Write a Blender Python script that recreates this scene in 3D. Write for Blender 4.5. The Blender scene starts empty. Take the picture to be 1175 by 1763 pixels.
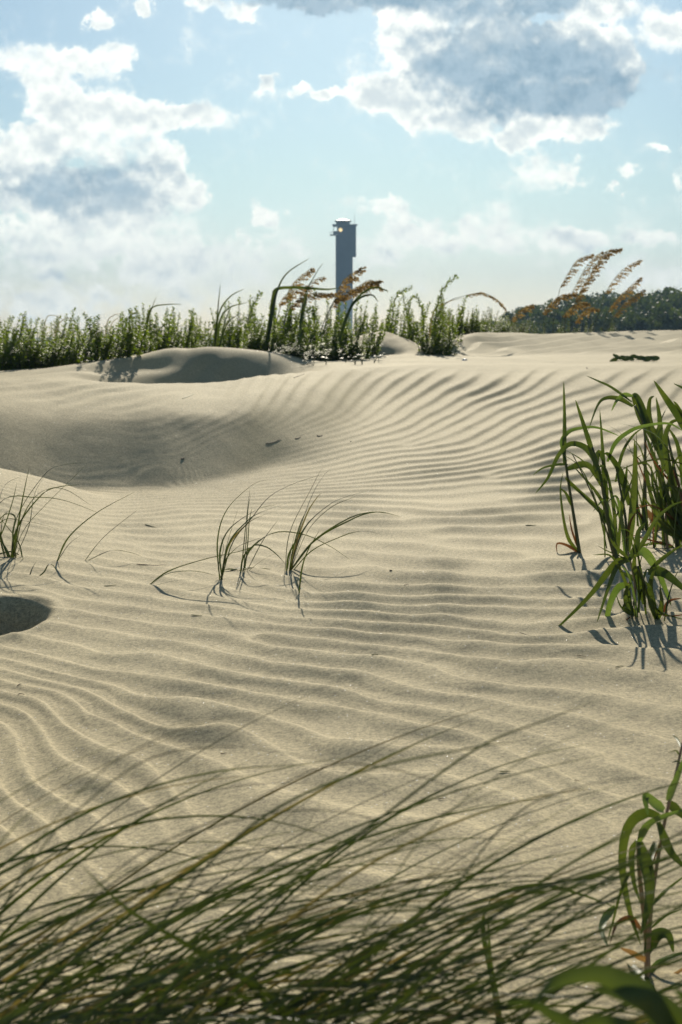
import bpy, math, random
import numpy as np
from mathutils import Vector, Matrix
R = math.radians
rnd = random.Random(7)
nrs = np.random.RandomState(11)
sc = bpy.context.scene
C = sc.collection

# ------------------------------------------------------------------ camera
F = 2448.0                       # focal length in photo pixels (1175 x 1763)
CAMZ = 0.70
TH = math.atan(301.5 / F)        # downward pitch
CT, ST = math.cos(TH), math.sin(TH)
cd = bpy.data.cameras.new('camera'); cam = bpy.data.objects.new('camera', cd); C.objects.link(cam)
cam.location = (0, 0, CAMZ); cam.rotation_euler = (R(90) - TH, 0, 0)
cd.sensor_fit = 'VERTICAL'; cd.sensor_height = 36; cd.sensor_width = 24; cd.lens = 36 * F / 1763
cd.clip_start = 0.02; cd.clip_end = 20000
cd.dof.use_dof = True; cd.dof.focus_distance = 2.9; cd.dof.aperture_fstop = 12.5
sc.camera = cam

# ------------------------------------------------------------------ light
SUN_EL, SUN_AZ = R(26.5), R(1.5)     # azimuth to the right of the view direction
sl = bpy.data.lights.new('sun', 'SUN'); sun = bpy.data.objects.new('sun', sl); C.objects.link(sun)
sl.energy = 4.2; sl.angle = R(0.6); sl.color = (1.0, 0.91, 0.74)
sd = Vector((math.sin(SUN_AZ) * math.cos(SUN_EL), math.cos(SUN_AZ) * math.cos(SUN_EL), math.sin(SUN_EL)))
sun.rotation_euler = sd.to_track_quat('Z', 'Y').to_euler()
sc.view_settings.view_transform = 'Standard'; sc.view_settings.look = 'None'
sc.view_settings.exposure = 0.42; sc.view_settings.gamma = 1
sc.cycles.use_denoising = True
sc.cycles.max_bounces = 6; sc.cycles.diffuse_bounces = 3; sc.cycles.transmission_bounces = 4
sc.cycles.volume_bounces = 0; sc.cycles.transparent_max_bounces = 8

# ------------------------------------------------------------------ helpers
def P(px, py, D):
    """world point on the ray of photo pixel (px, py) at forward distance D"""
    a = (px - 587.5) / F; b = (881.5 - py) / F
    t = D / (CT + b * ST)
    return np.array([t * a, D, CAMZ + t * (-ST + b * CT)])
def zpy(py, D):
    b = (881.5 - py) / F
    return CAMZ + D * (-ST + b * CT) / (CT + b * ST)
def proj(X, D, Z):
    dz = Z - CAMZ
    f = D * CT - dz * ST; u = D * ST + dz * CT
    return 587.5 + F * X / f, 881.5 - F * u / f

class N:
    """tiny shader-node helper"""
    def __init__(s, nt): s.nt = nt
    def n(s, t, **k):
        nd = s.nt.nodes.new(t)
        for a, v in k.items(): setattr(nd, a, v)
        return nd
    def put(s, sock, v):
        if isinstance(v, bpy.types.NodeSocket): s.nt.links.new(v, sock)
        elif v is not None: sock.default_value = v
    def m(s, op, a, b=None, c=None, clamp=False):
        nd = s.n('ShaderNodeMath', operation=op, use_clamp=clamp)
        s.put(nd.inputs[0], a)
        if b is not None: s.put(nd.inputs[1], b)
        if c is not None: s.put(nd.inputs[2], c)
        return nd.outputs[0]
    def v(s, op, a, b=None, out=0):
        nd = s.n('ShaderNodeVectorMath', operation=op)
        s.put(nd.inputs[0], a)
        if b is not None: s.put(nd.inputs[1], b)
        return nd.outputs[out]
    def noise(s, vec, scale, detail=4, rough=0.5, dist=0.0, out=0):
        nd = s.n('ShaderNodeTexNoise'); s.put(nd.inputs['Vector'], vec)
        nd.inputs['Scale'].default_value = scale; nd.inputs['Detail'].default_value = detail
        nd.inputs['Roughness'].default_value = rough; nd.inputs['Distortion'].default_value = dist
        return nd.outputs[out]
    def ss(s, x, a, b, c=0.0, d=1.0):
        nd = s.n('ShaderNodeMapRange', interpolation_type='SMOOTHSTEP'); s.put(nd.inputs['Value'], x)
        nd.inputs['From Min'].default_value = a; nd.inputs['From Max'].default_value = b
        nd.inputs['To Min'].default_value = c; nd.inputs['To Max'].default_value = d
        return nd.outputs[0]
    def mix(s, f, a, b, mode='MIX'):
        nd = s.n('ShaderNodeMix', data_type='RGBA', blend_type=mode)
        s.put(nd.inputs['Factor'], f)
        for k, x in (('A', a), ('B', b)):
            sock = [i for i in nd.inputs if i.name == k and i.type == 'RGBA'][0]
            s.put(sock, x if isinstance(x, bpy.types.NodeSocket) else (*x, 1.0))
        return [o for o in nd.outputs if o.type == 'RGBA'][0]

# ------------------------------------------------------------------ sky
w = bpy.data.worlds.new('World'); sc.world = w; w.use_nodes = True
nt = w.node_tree; nt.nodes.clear(); g = N(nt)
SKY = 0.05
sky = g.n('ShaderNodeTexSky', sky_type='NISHITA'); sky.sun_disc = False
sky.sun_elevation = SUN_EL; sky.sun_rotation = SUN_AZ
sky.air_density = 1.0; sky.dust_density = 0.6; sky.ozone_density = 1.6; sky.altitude = 0
tc = g.n('ShaderNodeTexCoord')
dirv = tc.outputs['Generated']
sep = g.n('ShaderNodeSeparateXYZ'); nt.links.new(dirv, sep.inputs[0])
yy = g.m('MAXIMUM', g.m('ABSOLUTE', sep.outputs[1]), 0.02)
U = g.m('DIVIDE', sep.outputs[0], yy); V = g.m('DIVIDE', sep.outputs[2], yy)
cmb = g.n('ShaderNodeCombineXYZ'); nt.links.new(U, cmb.inputs[0]); nt.links.new(V, cmb.inputs[1])
uv = cmb.outputs[0]
# clouds: soft lobes in azimuth / height above the horizon, torn up by noise
def uvpx(px, py):
    p = P(px, py, 1.0); return p[0], p[2] - CAMZ
warp = g.noise(uv, 26, 4, 0.55, 0.0, out=1)
warp2 = g.noise(uv, 110, 6, 0.6, 0.0, out=1)
uvw = g.v('ADD', uv, g.v('MULTIPLY', g.v('SUBTRACT', warp, (0.5, 0.5, 0.5)), (0.040, 0.026, 0)))
uvw = g.v('ADD', uvw, g.v('MULTIPLY', g.v('SUBTRACT', warp2, (0.5, 0.5, 0.5)), (0.013, 0.011, 0)))
def lobes(lst, a_=0.25, b_=1.35):
    tot = None
    for cx, cy, rx, ry, wt in lst:
        cu, cv = uvpx(cx, cy)
        d = g.v('MULTIPLY', g.v('SUBTRACT', uvw, (cu, cv, 0)), (F / rx, F / ry, 0))
        L = g.v('LENGTH', d, out=1)
        x = g.ss(L, a_, b_, wt, 0.0)
        tot = x if tot is None else g.m('ADD', tot, x)
    return tot
Wl = [(110,335,150,50,.6),(250,345,80,40,.4),(680,150,75,56,1),(635,165,50,34,1),(745,190,90,38,1),(800,215,40,26,.8),(700,70,52,40,1),(755,45,30,25,.7),(845,62,50,48,1.1),
      (1050,70,55,36,1),(1085,120,26,34,.9),(1000,45,40,20,.8),(950,225,95,30,1),(890,232,45,30,.9),(1010,218,50,22,.9),(930,300,95,34,0.63),
      (350,8,40,14,.9),(415,20,42,18,1),(1055,14,60,22,.9),(1155,48,46,34,1.1),(730,30,80,18,.6),
      (35,245,60,42,1),(110,235,60,36,1),(210,250,60,30,.8),(285,285,42,44,1),(330,325,38,30,1),(10,285,30,40,.9),
      (95,165,60,36,1),(170,190,90,42,1.0),(270,200,70,32,.9),(345,200,62,28,1),(60,110,100,34,0.73),(175,105,90,30,0.73),
      (165,35,24,20,1),(240,14,20,20,1),(454,140,18,24,1),(505,153,30,12,.9),(556,166,30,11,.9),(452,366,34,24,.75),(1080,296,14,13,.8),(1066,330,14,7,.8),
      (1166,305,14,14,.9),(1125,255,40,8,.7),(655,350,60,16,0.73),(720,385,60,34,0.68),(840,375,60,26,0.48),(860,415,190,26,0.63),(1005,402,60,24,0.83),(1130,408,70,18,0.73),
      (180,375,110,22,.7),(230,420,150,55,0.60),(60,420,110,60,0.58),(330,470,110,50,0.56),(90,520,160,40,0.53),(450,430,90,50,0.40),(1100,470,150,30,0.38),(650,430,70,36,0.48)]
Gl = [(930,120,160,72,1.15),(800,95,90,50,.95),(740,112,60,34,.7),(850,60,70,30,.5),(1030,140,75,52,1.15),(880,168,140,32,1.1),(980,172,100,28,.9),(940,75,90,40,.6),(640,0,210,24,1.1),(860,2,170,26,1.1),(520,2,60,16,.7),
      (120,300,110,36,.55),(70,325,110,36,.75),(225,315,70,40,.75),(180,345,120,24,.85),(345,212,30,10,.10),(70,473,46,14,.40),(275,478,40,20,.08),(95,380,50,24,.10)]
Wf = lobes(Wl); Gf = lobes(Gl)
Ws = lobes(Wl, 0.0, 1.6); Gs = lobes(Gl, 0.0, 1.75)
big = g.noise(uv, 42, 10, 0.66, 0.15)
fine = g.noise(uv, 150, 8, 0.66, 0.0)
nz = g.m('ADD', g.m('MULTIPLY', g.m('SUBTRACT', big, 0.5), 2.3), g.m('MULTIPLY', g.m('SUBTRACT', fine, 0.5), 0.75))
tot = g.m('ADD', Wf, Gf)
tot = g.m('ADD', tot, g.ss(V, 0.13, 0.0, -0.02, 0.16))
dens = g.m('ADD', tot, g.m('MULTIPLY', nz, 0.95))
front = g.ss(sep.outputs[1], 0.0, 0.15)
soft = g.ss(g.noise(uv, 17, 3, 0.5), 0.36, 0.62)
alpha = g.m('MULTIPLY', g.m('ADD', g.m('MULTIPLY', g.ss(dens, 0.24, 0.66), g.m('SUBTRACT', 1.0, soft)), g.m('MULTIPLY', g.ss(dens, -0.10, 1.05), soft)), front)
# thin veil and scattered cloud over the rest of the dome
veil = g.noise(dirv, 3.2, 9, 0.62, 0.4)
alpha2 = g.m('MULTIPLY', g.ss(veil, 0.56, 0.72), g.m('SUBTRACT', 1.0, front))
bump = g.m('SUBTRACT', g.noise(g.v('ADD', uv, (0, 0.006, 0)), 48, 5, 0.55), g.noise(uv, 48, 5, 0.55))   # lit from above: tops brighter than undersides
ratio = g.m('DIVIDE', Gs, g.m('ADD', g.m('ADD', Gs, g.m('MULTIPLY', Ws, 0.85)), 0.08))
grey = g.ss(g.m('ADD', g.m('ADD', ratio, g.m('MULTIPLY', nz, 0.22)), g.m('MULTIPLY', bump, 1.3)), 0.10, 1.05)
puff = g.ss(g.m('ADD', g.m('SUBTRACT', dens, g.m('MULTIPLY', fine, 0.4)), g.m('MULTIPLY', bump, 4.0)), 0.0, 1.9)
kb = 1.0 / SKY
white = g.mix(puff, (1.0 * kb, 1.0 * kb, 0.92 * kb), (0.60 * kb, 0.66 * kb, 0.67 * kb))
shade = g.mix(g.ss(big, 0.36, 0.62), (0.195 * kb, 0.305 * kb, 0.395 * kb), (0.33 * kb, 0.44 * kb, 0.52 * kb))
cloud = g.mix(grey, white, shade)
cool = g.mix(1.0, sky.outputs[0], g.mix(g.ss(V, 0.12, 0.0), (0.76, 0.98, 1.10), (0.82, 0.98, 1.34)), 'MULTIPLY')
c1 = g.mix(g.m('MULTIPLY', alpha, 0.93), cool, cloud)
c2 = g.mix(g.m('MULTIPLY', alpha2, 0.5), c1, (0.42 * kb, 0.45 * kb, 0.47 * kb))
bg = g.n('ShaderNodeBackground'); nt.links.new(c2, bg.inputs['Color']); bg.inputs['Strength'].default_value = SKY
out = g.n('ShaderNodeOutputWorld'); nt.links.new(bg.outputs[0], out.inputs[0])
w.cycles.sampling_method = 'MANUAL'; w.cycles.sample_map_resolution = 512

# ------------------------------------------------------------------ materials
def mat(name):
    m = bpy.data.materials.new(name); m.use_nodes = True
    nt = m.node_tree; nt.nodes.clear(); g = N(nt)
    o = g.n('ShaderNodeOutputMaterial')
    return m, g, o
def leaf_mat(name, c1, c2, transl=0.35, rough=0.45, scale=9.0, tcol=None, spec=0.5):
    m, g, o = mat(name)
    t = g.n('ShaderNodeTexCoord'); oi = g.n('ShaderNodeObjectInfo')
    v = g.v('ADD', t.outputs['Object'], g.v('MULTIPLY', oi.outputs['Random'], (7.0, 3.0, 5.0)))
    f = g.ss(g.noise(v, scale, 4, 0.6), 0.3, 0.7)
    col = g.mix(f, c1, c2)
    p = g.n('ShaderNodeBsdfPrincipled'); g.put(p.inputs['Base Color'], col)
    p.inputs['Roughness'].default_value = rough; p.inputs['Specular IOR Level'].default_value = spec
    tr = g.n('ShaderNodeBsdfTranslucent')
    g.put(tr.inputs['Color'], g.mix(1.0, col, tcol or (1.6, 1.7, 0.5), 'MULTIPLY'))
    mx = g.n('ShaderNodeMixShader'); mx.inputs[0].default_value = transl
    g.nt.links.new(p.outputs[0], mx.inputs[1]); g.nt.links.new(tr.outputs[0], mx.inputs[2])
    g.nt.links.new(mx.outputs[0], o.inputs[0])
    return m
def plain_mat(name, c1, c2, rough=0.8, scale=3.0, metal=0.0, bump=0.0, bscale=30.0):
    m, g, o = mat(name)
    t = g.n('ShaderNodeTexCoord')
    f = g.ss(g.noise(t.outputs['Object'], scale, 6, 0.6), 0.3, 0.7)
    p = g.n('ShaderNodeBsdfPrincipled'); g.put(p.inputs['Base Color'], g.mix(f, c1, c2))
    p.inputs['Roughness'].default_value = rough; p.inputs['Metallic'].default_value = metal
    if bump:
        b = g.n('ShaderNodeBump'); b.inputs['Strength'].default_value = bump
        g.put(b.inputs['Height'], g.noise(t.outputs['Object'], bscale, 4, 0.6)); g.nt.links.new(b.outputs[0], p.inputs['Normal'])
    g.nt.links.new(p.outputs[0], o.inputs[0])
    return m

def sand_mat():
    m, g, o = mat('sand')
    geo = g.n('ShaderNodeNewGeometry'); pos = geo.outputs['Position']
    base = g.mix(g.ss(g.noise(pos, 1.3, 5, 0.55), 0.3, 0.7), (0.402, 0.332, 0.184), (0.475, 0.396, 0.226))
    gr = g.noise(pos, 110, 5, 0.95)
    gr2 = g.noise(pos, 1100, 1, 0.5)
    k = g.m('ADD', g.ss(gr, 0.22, 0.78, 0.30, 1.70), g.ss(gr2, 0.3, 0.7, -0.12, 0.12))
    kc = g.n('ShaderNodeCombineXYZ')
    for i in range(3): g.put(kc.inputs[i], k)
    col = g.mix(1.0, base, kc.outputs[0], 'MULTIPLY')
    # the odd pale quartz grain and shell fleck
    vo = g.n('ShaderNodeTexVoronoi'); g.put(vo.inputs['Vector'], pos); vo.inputs['Scale'].default_value = 260
    sepc = g.n('ShaderNodeSeparateColor'); g.put(sepc.inputs[0], vo.outputs['Color'])
    spark = g.m('MULTIPLY', g.m('GREATER_THAN', sepc.outputs[0], 0.988), g.ss(vo.outputs['Distance'], 0.18, 0.34, 1.0, 0.0))
    col = g.mix(spark, col, (0.93, 0.92, 0.86))
    dark = g.m('MULTIPLY', g.m('GREATER_THAN', sepc.outputs[1], 0.985), g.ss(vo.outputs['Distance'], 0.15, 0.3, 0.8, 0.0))
    col = g.mix(dark, col, (0.09, 0.075, 0.055))
    p = g.n('ShaderNodeBsdfPrincipled'); g.put(p.inputs['Base Color'], col)
    g.put(p.inputs['Roughness'], g.mix(spark, (0.85, 0.85, 0.85), (0.25, 0.25, 0.25)))
    p.inputs['Specular IOR Level'].default_value = 0.35
    b0 = g.n('ShaderNodeBump'); b0.inputs['Strength'].default_value = 0.16; b0.inputs['Distance'].default_value = 0.006
    g.put(b0.inputs['Height'], g.noise(pos, 38, 5, 0.6, 0.2))
    b1 = g.n('ShaderNodeBump'); b1.inputs['Strength'].default_value = 0.65; b1.inputs['Distance'].default_value = 0.0016
    g.put(b1.inputs['Height'], gr); g.nt.links.new(b0.outputs[0], b1.inputs['Normal'])
    g.nt.links.new(b1.outputs[0], p.inputs['Normal'])
    g.nt.links.new(p.outputs[0], o.inputs[0])
    return m

M = {}
M['sand'] = sand_mat()
M['blade'] = leaf_mat('grass_blade', (0.021, 0.032, 0.008), (0.054, 0.070, 0.018), 0.30, 0.38, 14)
M['blade_dry'] = leaf_mat('grass_blade_dry', (0.22, 0.17, 0.06), (0.13, 0.13, 0.04), 0.35, 0.5, 14, (1.3, 1.2, 0.7))
M['broad'] = leaf_mat('broad_leaf', (0.034, 0.060, 0.012), (0.085, 0.120, 0.030), 0.32, 0.5, 10, (1.55, 1.45, 0.5), 0.4)
M['broad_pale'] = leaf_mat('broad_leaf_pale', (0.08, 0.125, 0.04), (0.14, 0.19, 0.08), 0.32, 0.5, 10)
M['brown'] = leaf_mat('withered_leaf', (0.15, 0.085, 0.035), (0.07, 0.035, 0.015), 0.30, 0.6, 18, (1.6, 1.0, 0.6))
M['tan'] = leaf_mat('dry_husk', (0.38, 0.27, 0.12), (0.25, 0.15, 0.06), 0.30, 0.6, 18, (1.3, 1.1, 0.7))
M['stalk'] = plain_mat('green_stalk', (0.04, 0.06, 0.012), (0.07, 0.075, 0.02), 0.5, 20)
M['pink_stalk'] = plain_mat('pink_stalk', (0.30, 0.16, 0.10), (0.20, 0.20, 0.09), 0.45, 25)
M['twig'] = plain_mat('dark_twig', (0.03, 0.02, 0.012), (0.06, 0.04, 0.025), 0.8, 30)
M['shrub'] = leaf_mat('shrub_leaf', (0.045, 0.080, 0.010), (0.16, 0.21, 0.035), 0.48, 0.5, 25, (2.0, 2.0, 0.55), 0.25)
M['shrub_y'] = leaf_mat('shrub_leaf_yellow', (0.06, 0.085, 0.012), (0.12, 0.15, 0.026), 0.45, 0.55, 6, (1.8, 1.8, 0.5), 0.2)
M['woody'] = plain_mat('woody_stem', (0.045, 0.04, 0.018), (0.07, 0.055, 0.03), 0.8, 12)
M['seed'] = leaf_mat('seed_head', (0.44, 0.33, 0.14), (0.20, 0.145, 0.06), 0.45, 0.6, 30, (1.3, 1.1, 0.6))
M['straw'] = plain_mat('straw_stem', (0.26, 0.24, 0.09), (0.16, 0.18, 0.06), 0.6, 12)
M['crown'] = leaf_mat('tree_foliage', (0.022, 0.036, 0.006), (0.095, 0.120, 0.018), 0.30, 0.6, 0.9)
M['trunk'] = plain_mat('tree_bark', (0.05, 0.04, 0.03), (0.09, 0.07, 0.05), 0.9, 2)

# ------------------------------------------------------------------ object helpers
def tag(o, label=None, cat=None, group=None, kind=None):
    if label: o['label'] = label
    if cat: o['category'] = cat
    if group: o['group'] = group
    if kind: o['kind'] = kind
    return o
def empty(name, loc, label=None, cat=None, group=None):
    o = bpy.data.objects.new(name, None); C.objects.link(o); o.location = tuple(loc)
    o.empty_display_size = 0.05
    return tag(o, label, cat, group)
class MB:
    def __init__(s): s.v = []; s.f = []; s.n = 0
    def add(s, v, f):
        v = np.asarray(v, float); s.v.append(v)
        s.f += [tuple(i + s.n for i in q) for q in f]; s.n += len(v)
    def box(s, c, d, rz=0.0):
        x, y, z = d[0] / 2, d[1] / 2, d[2] / 2
        v = [(a * x, b * y, e * z) for a in (-1, 1) for b in (-1, 1) for e in (-1, 1)]
        cr, sr = math.cos(rz), math.sin(rz)
        v = [(c[0] + a * cr - b * sr, c[1] + a * sr + b * cr, c[2] + e) for a, b, e in v]
        s.add(v, [(0, 1, 3, 2), (4, 6, 7, 5), (0, 4, 5, 1), (2, 3, 7, 6), (0, 2, 6, 4), (1, 5, 7, 3)])
    def prism(s, pts0, pts1, cap=True):
        n = len(pts0); v = list(pts0) + list(pts1)
        f = [(i, (i + 1) % n, n + (i + 1) % n, n + i) for i in range(n)]
        if cap: f += [tuple(range(n - 1, -1, -1)), tuple(range(n, 2 * n))]
        s.add(v, f)
    def tube(s, pts, r, k=6):
        pts = np.asarray(pts, float); n = len(pts); r = np.broadcast_to(r, (n,))
        T = np.gradient(pts, axis=0); T /= np.linalg.norm(T, axis=1)[:, None] + 1e-12
        ref = np.array([0.3, 0.95, 0.05]);
        if abs(T[0] @ ref) > 0.95: ref = np.array([1.0, 0, 0])
        A = np.cross(T, ref); A /= np.linalg.norm(A, axis=1)[:, None] + 1e-12
        B = np.cross(T, A)
        an = np.arange(k) * 2 * math.pi / k
        V = pts[:, None] + r[:, None, None] * (np.cos(an)[None, :, None] * A[:, None] + np.sin(an)[None, :, None] * B[:, None])
        f = [(i * k + j, i * k + (j + 1) % k, (i + 1) * k + (j + 1) % k, (i + 1) * k + j) for i in range(n - 1) for j in range(k)]
        f += [tuple(range(k - 1, -1, -1)), tuple((n - 1) * k + j for j in range(k))]
        s.add(V.reshape(-1, 3), f)
    def ribbon(s, pts, wid, side, fold=0.22, taper=None, twist=0.0):
        """a grass leaf: folded ribbon along pts, `wid` wide at its widest, lying in the plane given by `side`"""
        pts = np.asarray(pts, float); n = len(pts); t = np.linspace(0, 1, n)
        if taper is None: taper = lambda t: np.minimum(1, 0.55 + 2.2 * t) * np.power(np.clip(1 - t, 0, 1), 0.62) * 1.12
        W = wid * 0.5 * np.clip(taper(t), 0.02, None)
        T = np.gradient(pts, axis=0); T /= np.linalg.norm(T, axis=1)[:, None] + 1e-12
        if isinstance(side, str):
            vw = pts - np.array([0, 0, CAMZ]); S = np.cross(T, vw)
            S = S / (np.linalg.norm(S, axis=1)[:, None] + 1e-9); q_ = np.cross(T, S); a0 = float(side); S = S * math.cos(a0) + q_ * math.sin(a0)
        else: S = np.broadcast_to(np.asarray(side, float), (n, 3)).copy()
        S -= (S * T).sum(1)[:, None] * T; S /= np.linalg.norm(S, axis=1)[:, None] + 1e-9
        Nn = np.cross(T, S)
        if twist:
            a = (twist * t)[:, None]; S, Nn = S * np.cos(a) + Nn * np.sin(a), Nn * np.cos(a) - S * np.sin(a)
        L = pts - S * W[:, None] + Nn * (W * fold)[:, None]
        Rr = pts + S * W[:, None] + Nn * (W * fold)[:, None]
        Mi = pts - Nn * (W * fold)[:, None]
        V = np.stack([L, Mi, Rr], 1).reshape(-1, 3)
        f = []
        for i in range(n - 1):
            a = 3 * i; f += [(a, a + 1, a + 4, a + 3), (a + 1, a + 2, a + 5, a + 4)]
        s.add(V, f)
    def build(s, name, m, parent=None, smooth=True, origin=None):
        me = bpy.data.meshes.new(name)
        V = np.concatenate(s.v) if s.v else np.zeros((0, 3))
        off = np.array(parent.location) if parent is not None and origin is None else np.zeros(3)
        if origin is not None: off = np.array(origin)
        me.from_pydata((V - off).tolist(), [], s.f)
        if smooth: me.polygons.foreach_set('use_smooth', [True] * len(me.polygons))
        me.materials.append(m); me.update()
        o = bpy.data.objects.new(name, me); C.objects.link(o)
        if parent is not None: o.parent = parent
        elif origin is not None: o.location = tuple(origin)
        return o
def spline(ctrl, n):
    """Catmull-Rom through control points (k,3) -> (n,3)"""
    c = np.asarray(ctrl, float)
    if len(c) == 2: c = np.array([c[0], (c[0] + c[1]) / 2, c[1]])
    c = np.vstack([2 * c[0] - c[1], c, 2 * c[-1] - c[-2]])
    k = len(c) - 3; t = np.linspace(0, k - 1e-9, n); i = t.astype(int); u = (t - i)[:, None]
    p0, p1, p2, p3 = c[i], c[i + 1], c[i + 2], c[i + 3]
    return 0.5 * ((2 * p1) + (p2 - p0) * u + (2 * p0 - 5 * p1 + 4 * p2 - p3) * u * u + (3 * p1 - p0 - 3 * p2 + p3) * u ** 3)

# ------------------------------------------------------------------ the sand
def vnoise(x, y, seed=0):
    """smooth value noise, numpy"""
    rs = np.random.RandomState(seed); T = rs.rand(256, 256)
    xi = np.floor(x).astype(int); yi = np.floor(y).astype(int); u = x - xi; v = y - yi
    u = u * u * u * (u * (6 * u - 15) + 10); v = v * v * v * (v * (6 * v - 15) + 10)
    a = T[xi & 255, yi & 255]; b = T[(xi + 1) & 255, yi & 255]; c = T[xi & 255, (yi + 1) & 255]; d = T[(xi + 1) & 255, (yi + 1) & 255]
    return (a * (1 - u) + b * u) * (1 - v) + (c * (1 - u) + d * u) * v - 0.5
def fbm(x, y, seed=0, o=3):
    r = 0; a = 1.0
    for k in range(o):
        r = r + a * vnoise(x * 2 ** k + 13.1 * k, y * 2 ** k + 7.7 * k, seed + k); a *= 0.5
    return r

# dune profiles: for photo columns, the distance and picture height of each feature on the way out
# knots: near, 2 m, 3.3, 4.6, foot lip, foot, lower face, upper face, shoulder, crest A, hollow, foot B, crest B, plain, foot E, crest E, back
COLS = [-400, 0, 100, 200, 300, 400, 480, 560, 640, 720, 800, 860, 930, 1000, 1175, 1500]
def K(*a): return a
TAB = {  # (D, py) pairs ; ('z', value) gives an absolute height
 -400: [(5.4,800),(6.1,825),(6.35,770),(6.8,690),(7.2,668),(8.0,652),(9.5,'z',.30),(10.8,'z',.33),(12.0,648),(13.5,'z',.36),(15.5,'z',.36),(20,'z',.36)],
 0:    [(5.5,806),(6.1,826),(6.35,772),(6.78,700),(7.15,676),(8.0,652),(9.5,'z',.30),(10.8,'z',.33),(12.0,648),(13.5,'z',.36),(15.5,'z',.36),(20,'z',.36)],
 100:  [(5.7,830),(6.2,845),(6.45,790),(6.9,710),(7.3,680),(8.0,650),(9.5,'z',.30),(10.9,'z',.32),(12.4,639),(13.7,'z',.38),(16,'z',.36),(20,'z',.36)],
 200:  [(5.8,862),(6.25,846),(6.55,788),(7.0,708),(7.5,676),(8.1,655),(9.6,'z',.28),(12.1,'z',.25),(13.3,619),(14.2,'z',.40),(16,'z',.38),(20,'z',.38)],
 300:  [(5.8,872),(6.3,842),(6.6,786),(7.1,700),(7.6,674),(8.3,658),(10,'z',.28),(12.85,'z',.20),(13.78,602),(15,'z',.50),(16,'z',.45),(20,'z',.42)],
 400:  [(5.8,876),(6.55,824),(6.82,772),(7.22,700),(7.7,674),(8.7,655),(10.4,'z',.28),(12.98,'z',.20),(13.92,599),(15,'z',.52),(16.5,'z',.45),(20,'z',.42)],
 480:  [(5.8,876),(6.95,805),(7.28,755),(7.74,700),(8.25,670),(9.4,646),(11,'z',.34),(13.1,'z',.25),(14.05,608),(15,'z',.49),(17,'z',.45),(20,'z',.42)],
 560:  [(5.9,872),(7.1,803),(7.7,752),(8.4,697),(9.2,662),(10.3,639),(11.6,'z',.40),(13.2,629),(14.5,622),(15.5,618),(17,'z',.45),(20,'z',.42)],
 640:  [(6.0,868),(7.2,800),(8.3,742),(9.6,690),(10.6,652),(11.4,632),(12.2,'z',.44),(13.4,625),(14.8,620),(15.8,616),(17.5,'z',.45),(20,'z',.42)],
 720:  [(6.0,868),(7.3,796),(8.6,738),(10.0,686),(11.1,646),(11.9,628),(12.6,'z',.455),(13.8,622),(15.2,617),(16.4,613),(18,608),(20,'z',.50)],
 800:  [(6.0,868),(7.3,796),(8.6,738),(10.0,686),(11.2,645),(12.1,627),(12.8,'z',.455),(14,621),(15.2,616),(16.3,611),(17.6,580),(20,'z',.64)],
 860:  [(6.0,868),(7.3,796),(8.6,738),(10.0,686),(11.2,645),(12.2,627),(12.9,'z',.455),(14,621),(15.2,616),(16.3,611),(18.6,577),(21,'z',.66)],
 930:  [(6.0,870),(7.3,798),(8.6,740),(10.0,688),(11.2,646),(12.2,627),(12.9,'z',.455),(14,621),(15.2,616),(16.3,610),(19.0,580),(21,'z',.66)],
 1000: [(6.0,872),(7.3,800),(8.6,742),(10.0,690),(11.2,647),(12.2,628),(12.9,'z',.455),(14,622),(15.2,616),(16.3,609),(19.5,577),(22,'z',.68)],
 1175: [(6.0,874),(7.3,802),(8.6,744),(10.0,692),(11.2,648),(12.2,629),(12.9,'z',.455),(14,622),(15.2,614),(16.3,606),(20.0,573),(22,'z',.70)],
 1500: [(6.0,876),(7.3,804),(8.6,746),(10.0,694),(11.2,650),(12.2,630),(12.9,'z',.455),(14,622),(15.2,612),(16.3,603),(20.5,570),(23,'z',.72)],
}
LW = {-400:.10, 0:.08, 100:.06, 200:.02, 300:0, 400:0}
KD = []; KZ = []
for c in COLS:
    near = [(-3.0, 0.0), (1.2, 0.0), (2.0, 0.0), (3.0, 0.005), (4.2, 0.015 + LW.get(c, 0) * .5)]
    row = near + [(e[0], e[2] if e[1] == 'z' else zpy(e[1], e[0])) for e in TAB[c]] + [(30, 0.25), (48, -1.6), (70, -3.4)]
    KD.append([r[0] for r in row]); KZ.append([r[1] for r in row])
KD = np.array(KD); KZ = np.array(KZ); CO = np.array(COLS, float)
def colinterp(T, c):
    """smooth (Catmull-like cubic Hermite) interpolation of table rows over photo column c"""
    c = np.clip(c, CO[0], CO[-1] - 1e-6)
    i = np.clip(np.searchsorted(CO, c, side='right') - 1, 0, len(CO) - 2)
    h = (CO[i + 1] - CO[i])[:, None]; u = (c - CO[i])[:, None] / h
    G = np.gradient(T, CO, axis=0)
    a, b, ga, gb = T[i], T[i + 1], G[i], G[i + 1]
    return a * (2 * u**3 - 3 * u**2 + 1) + ga * h * (u**3 - 2 * u**2 + u) + b * (-2 * u**3 + 3 * u**2) + gb * h * (u**3 - u**2)
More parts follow.
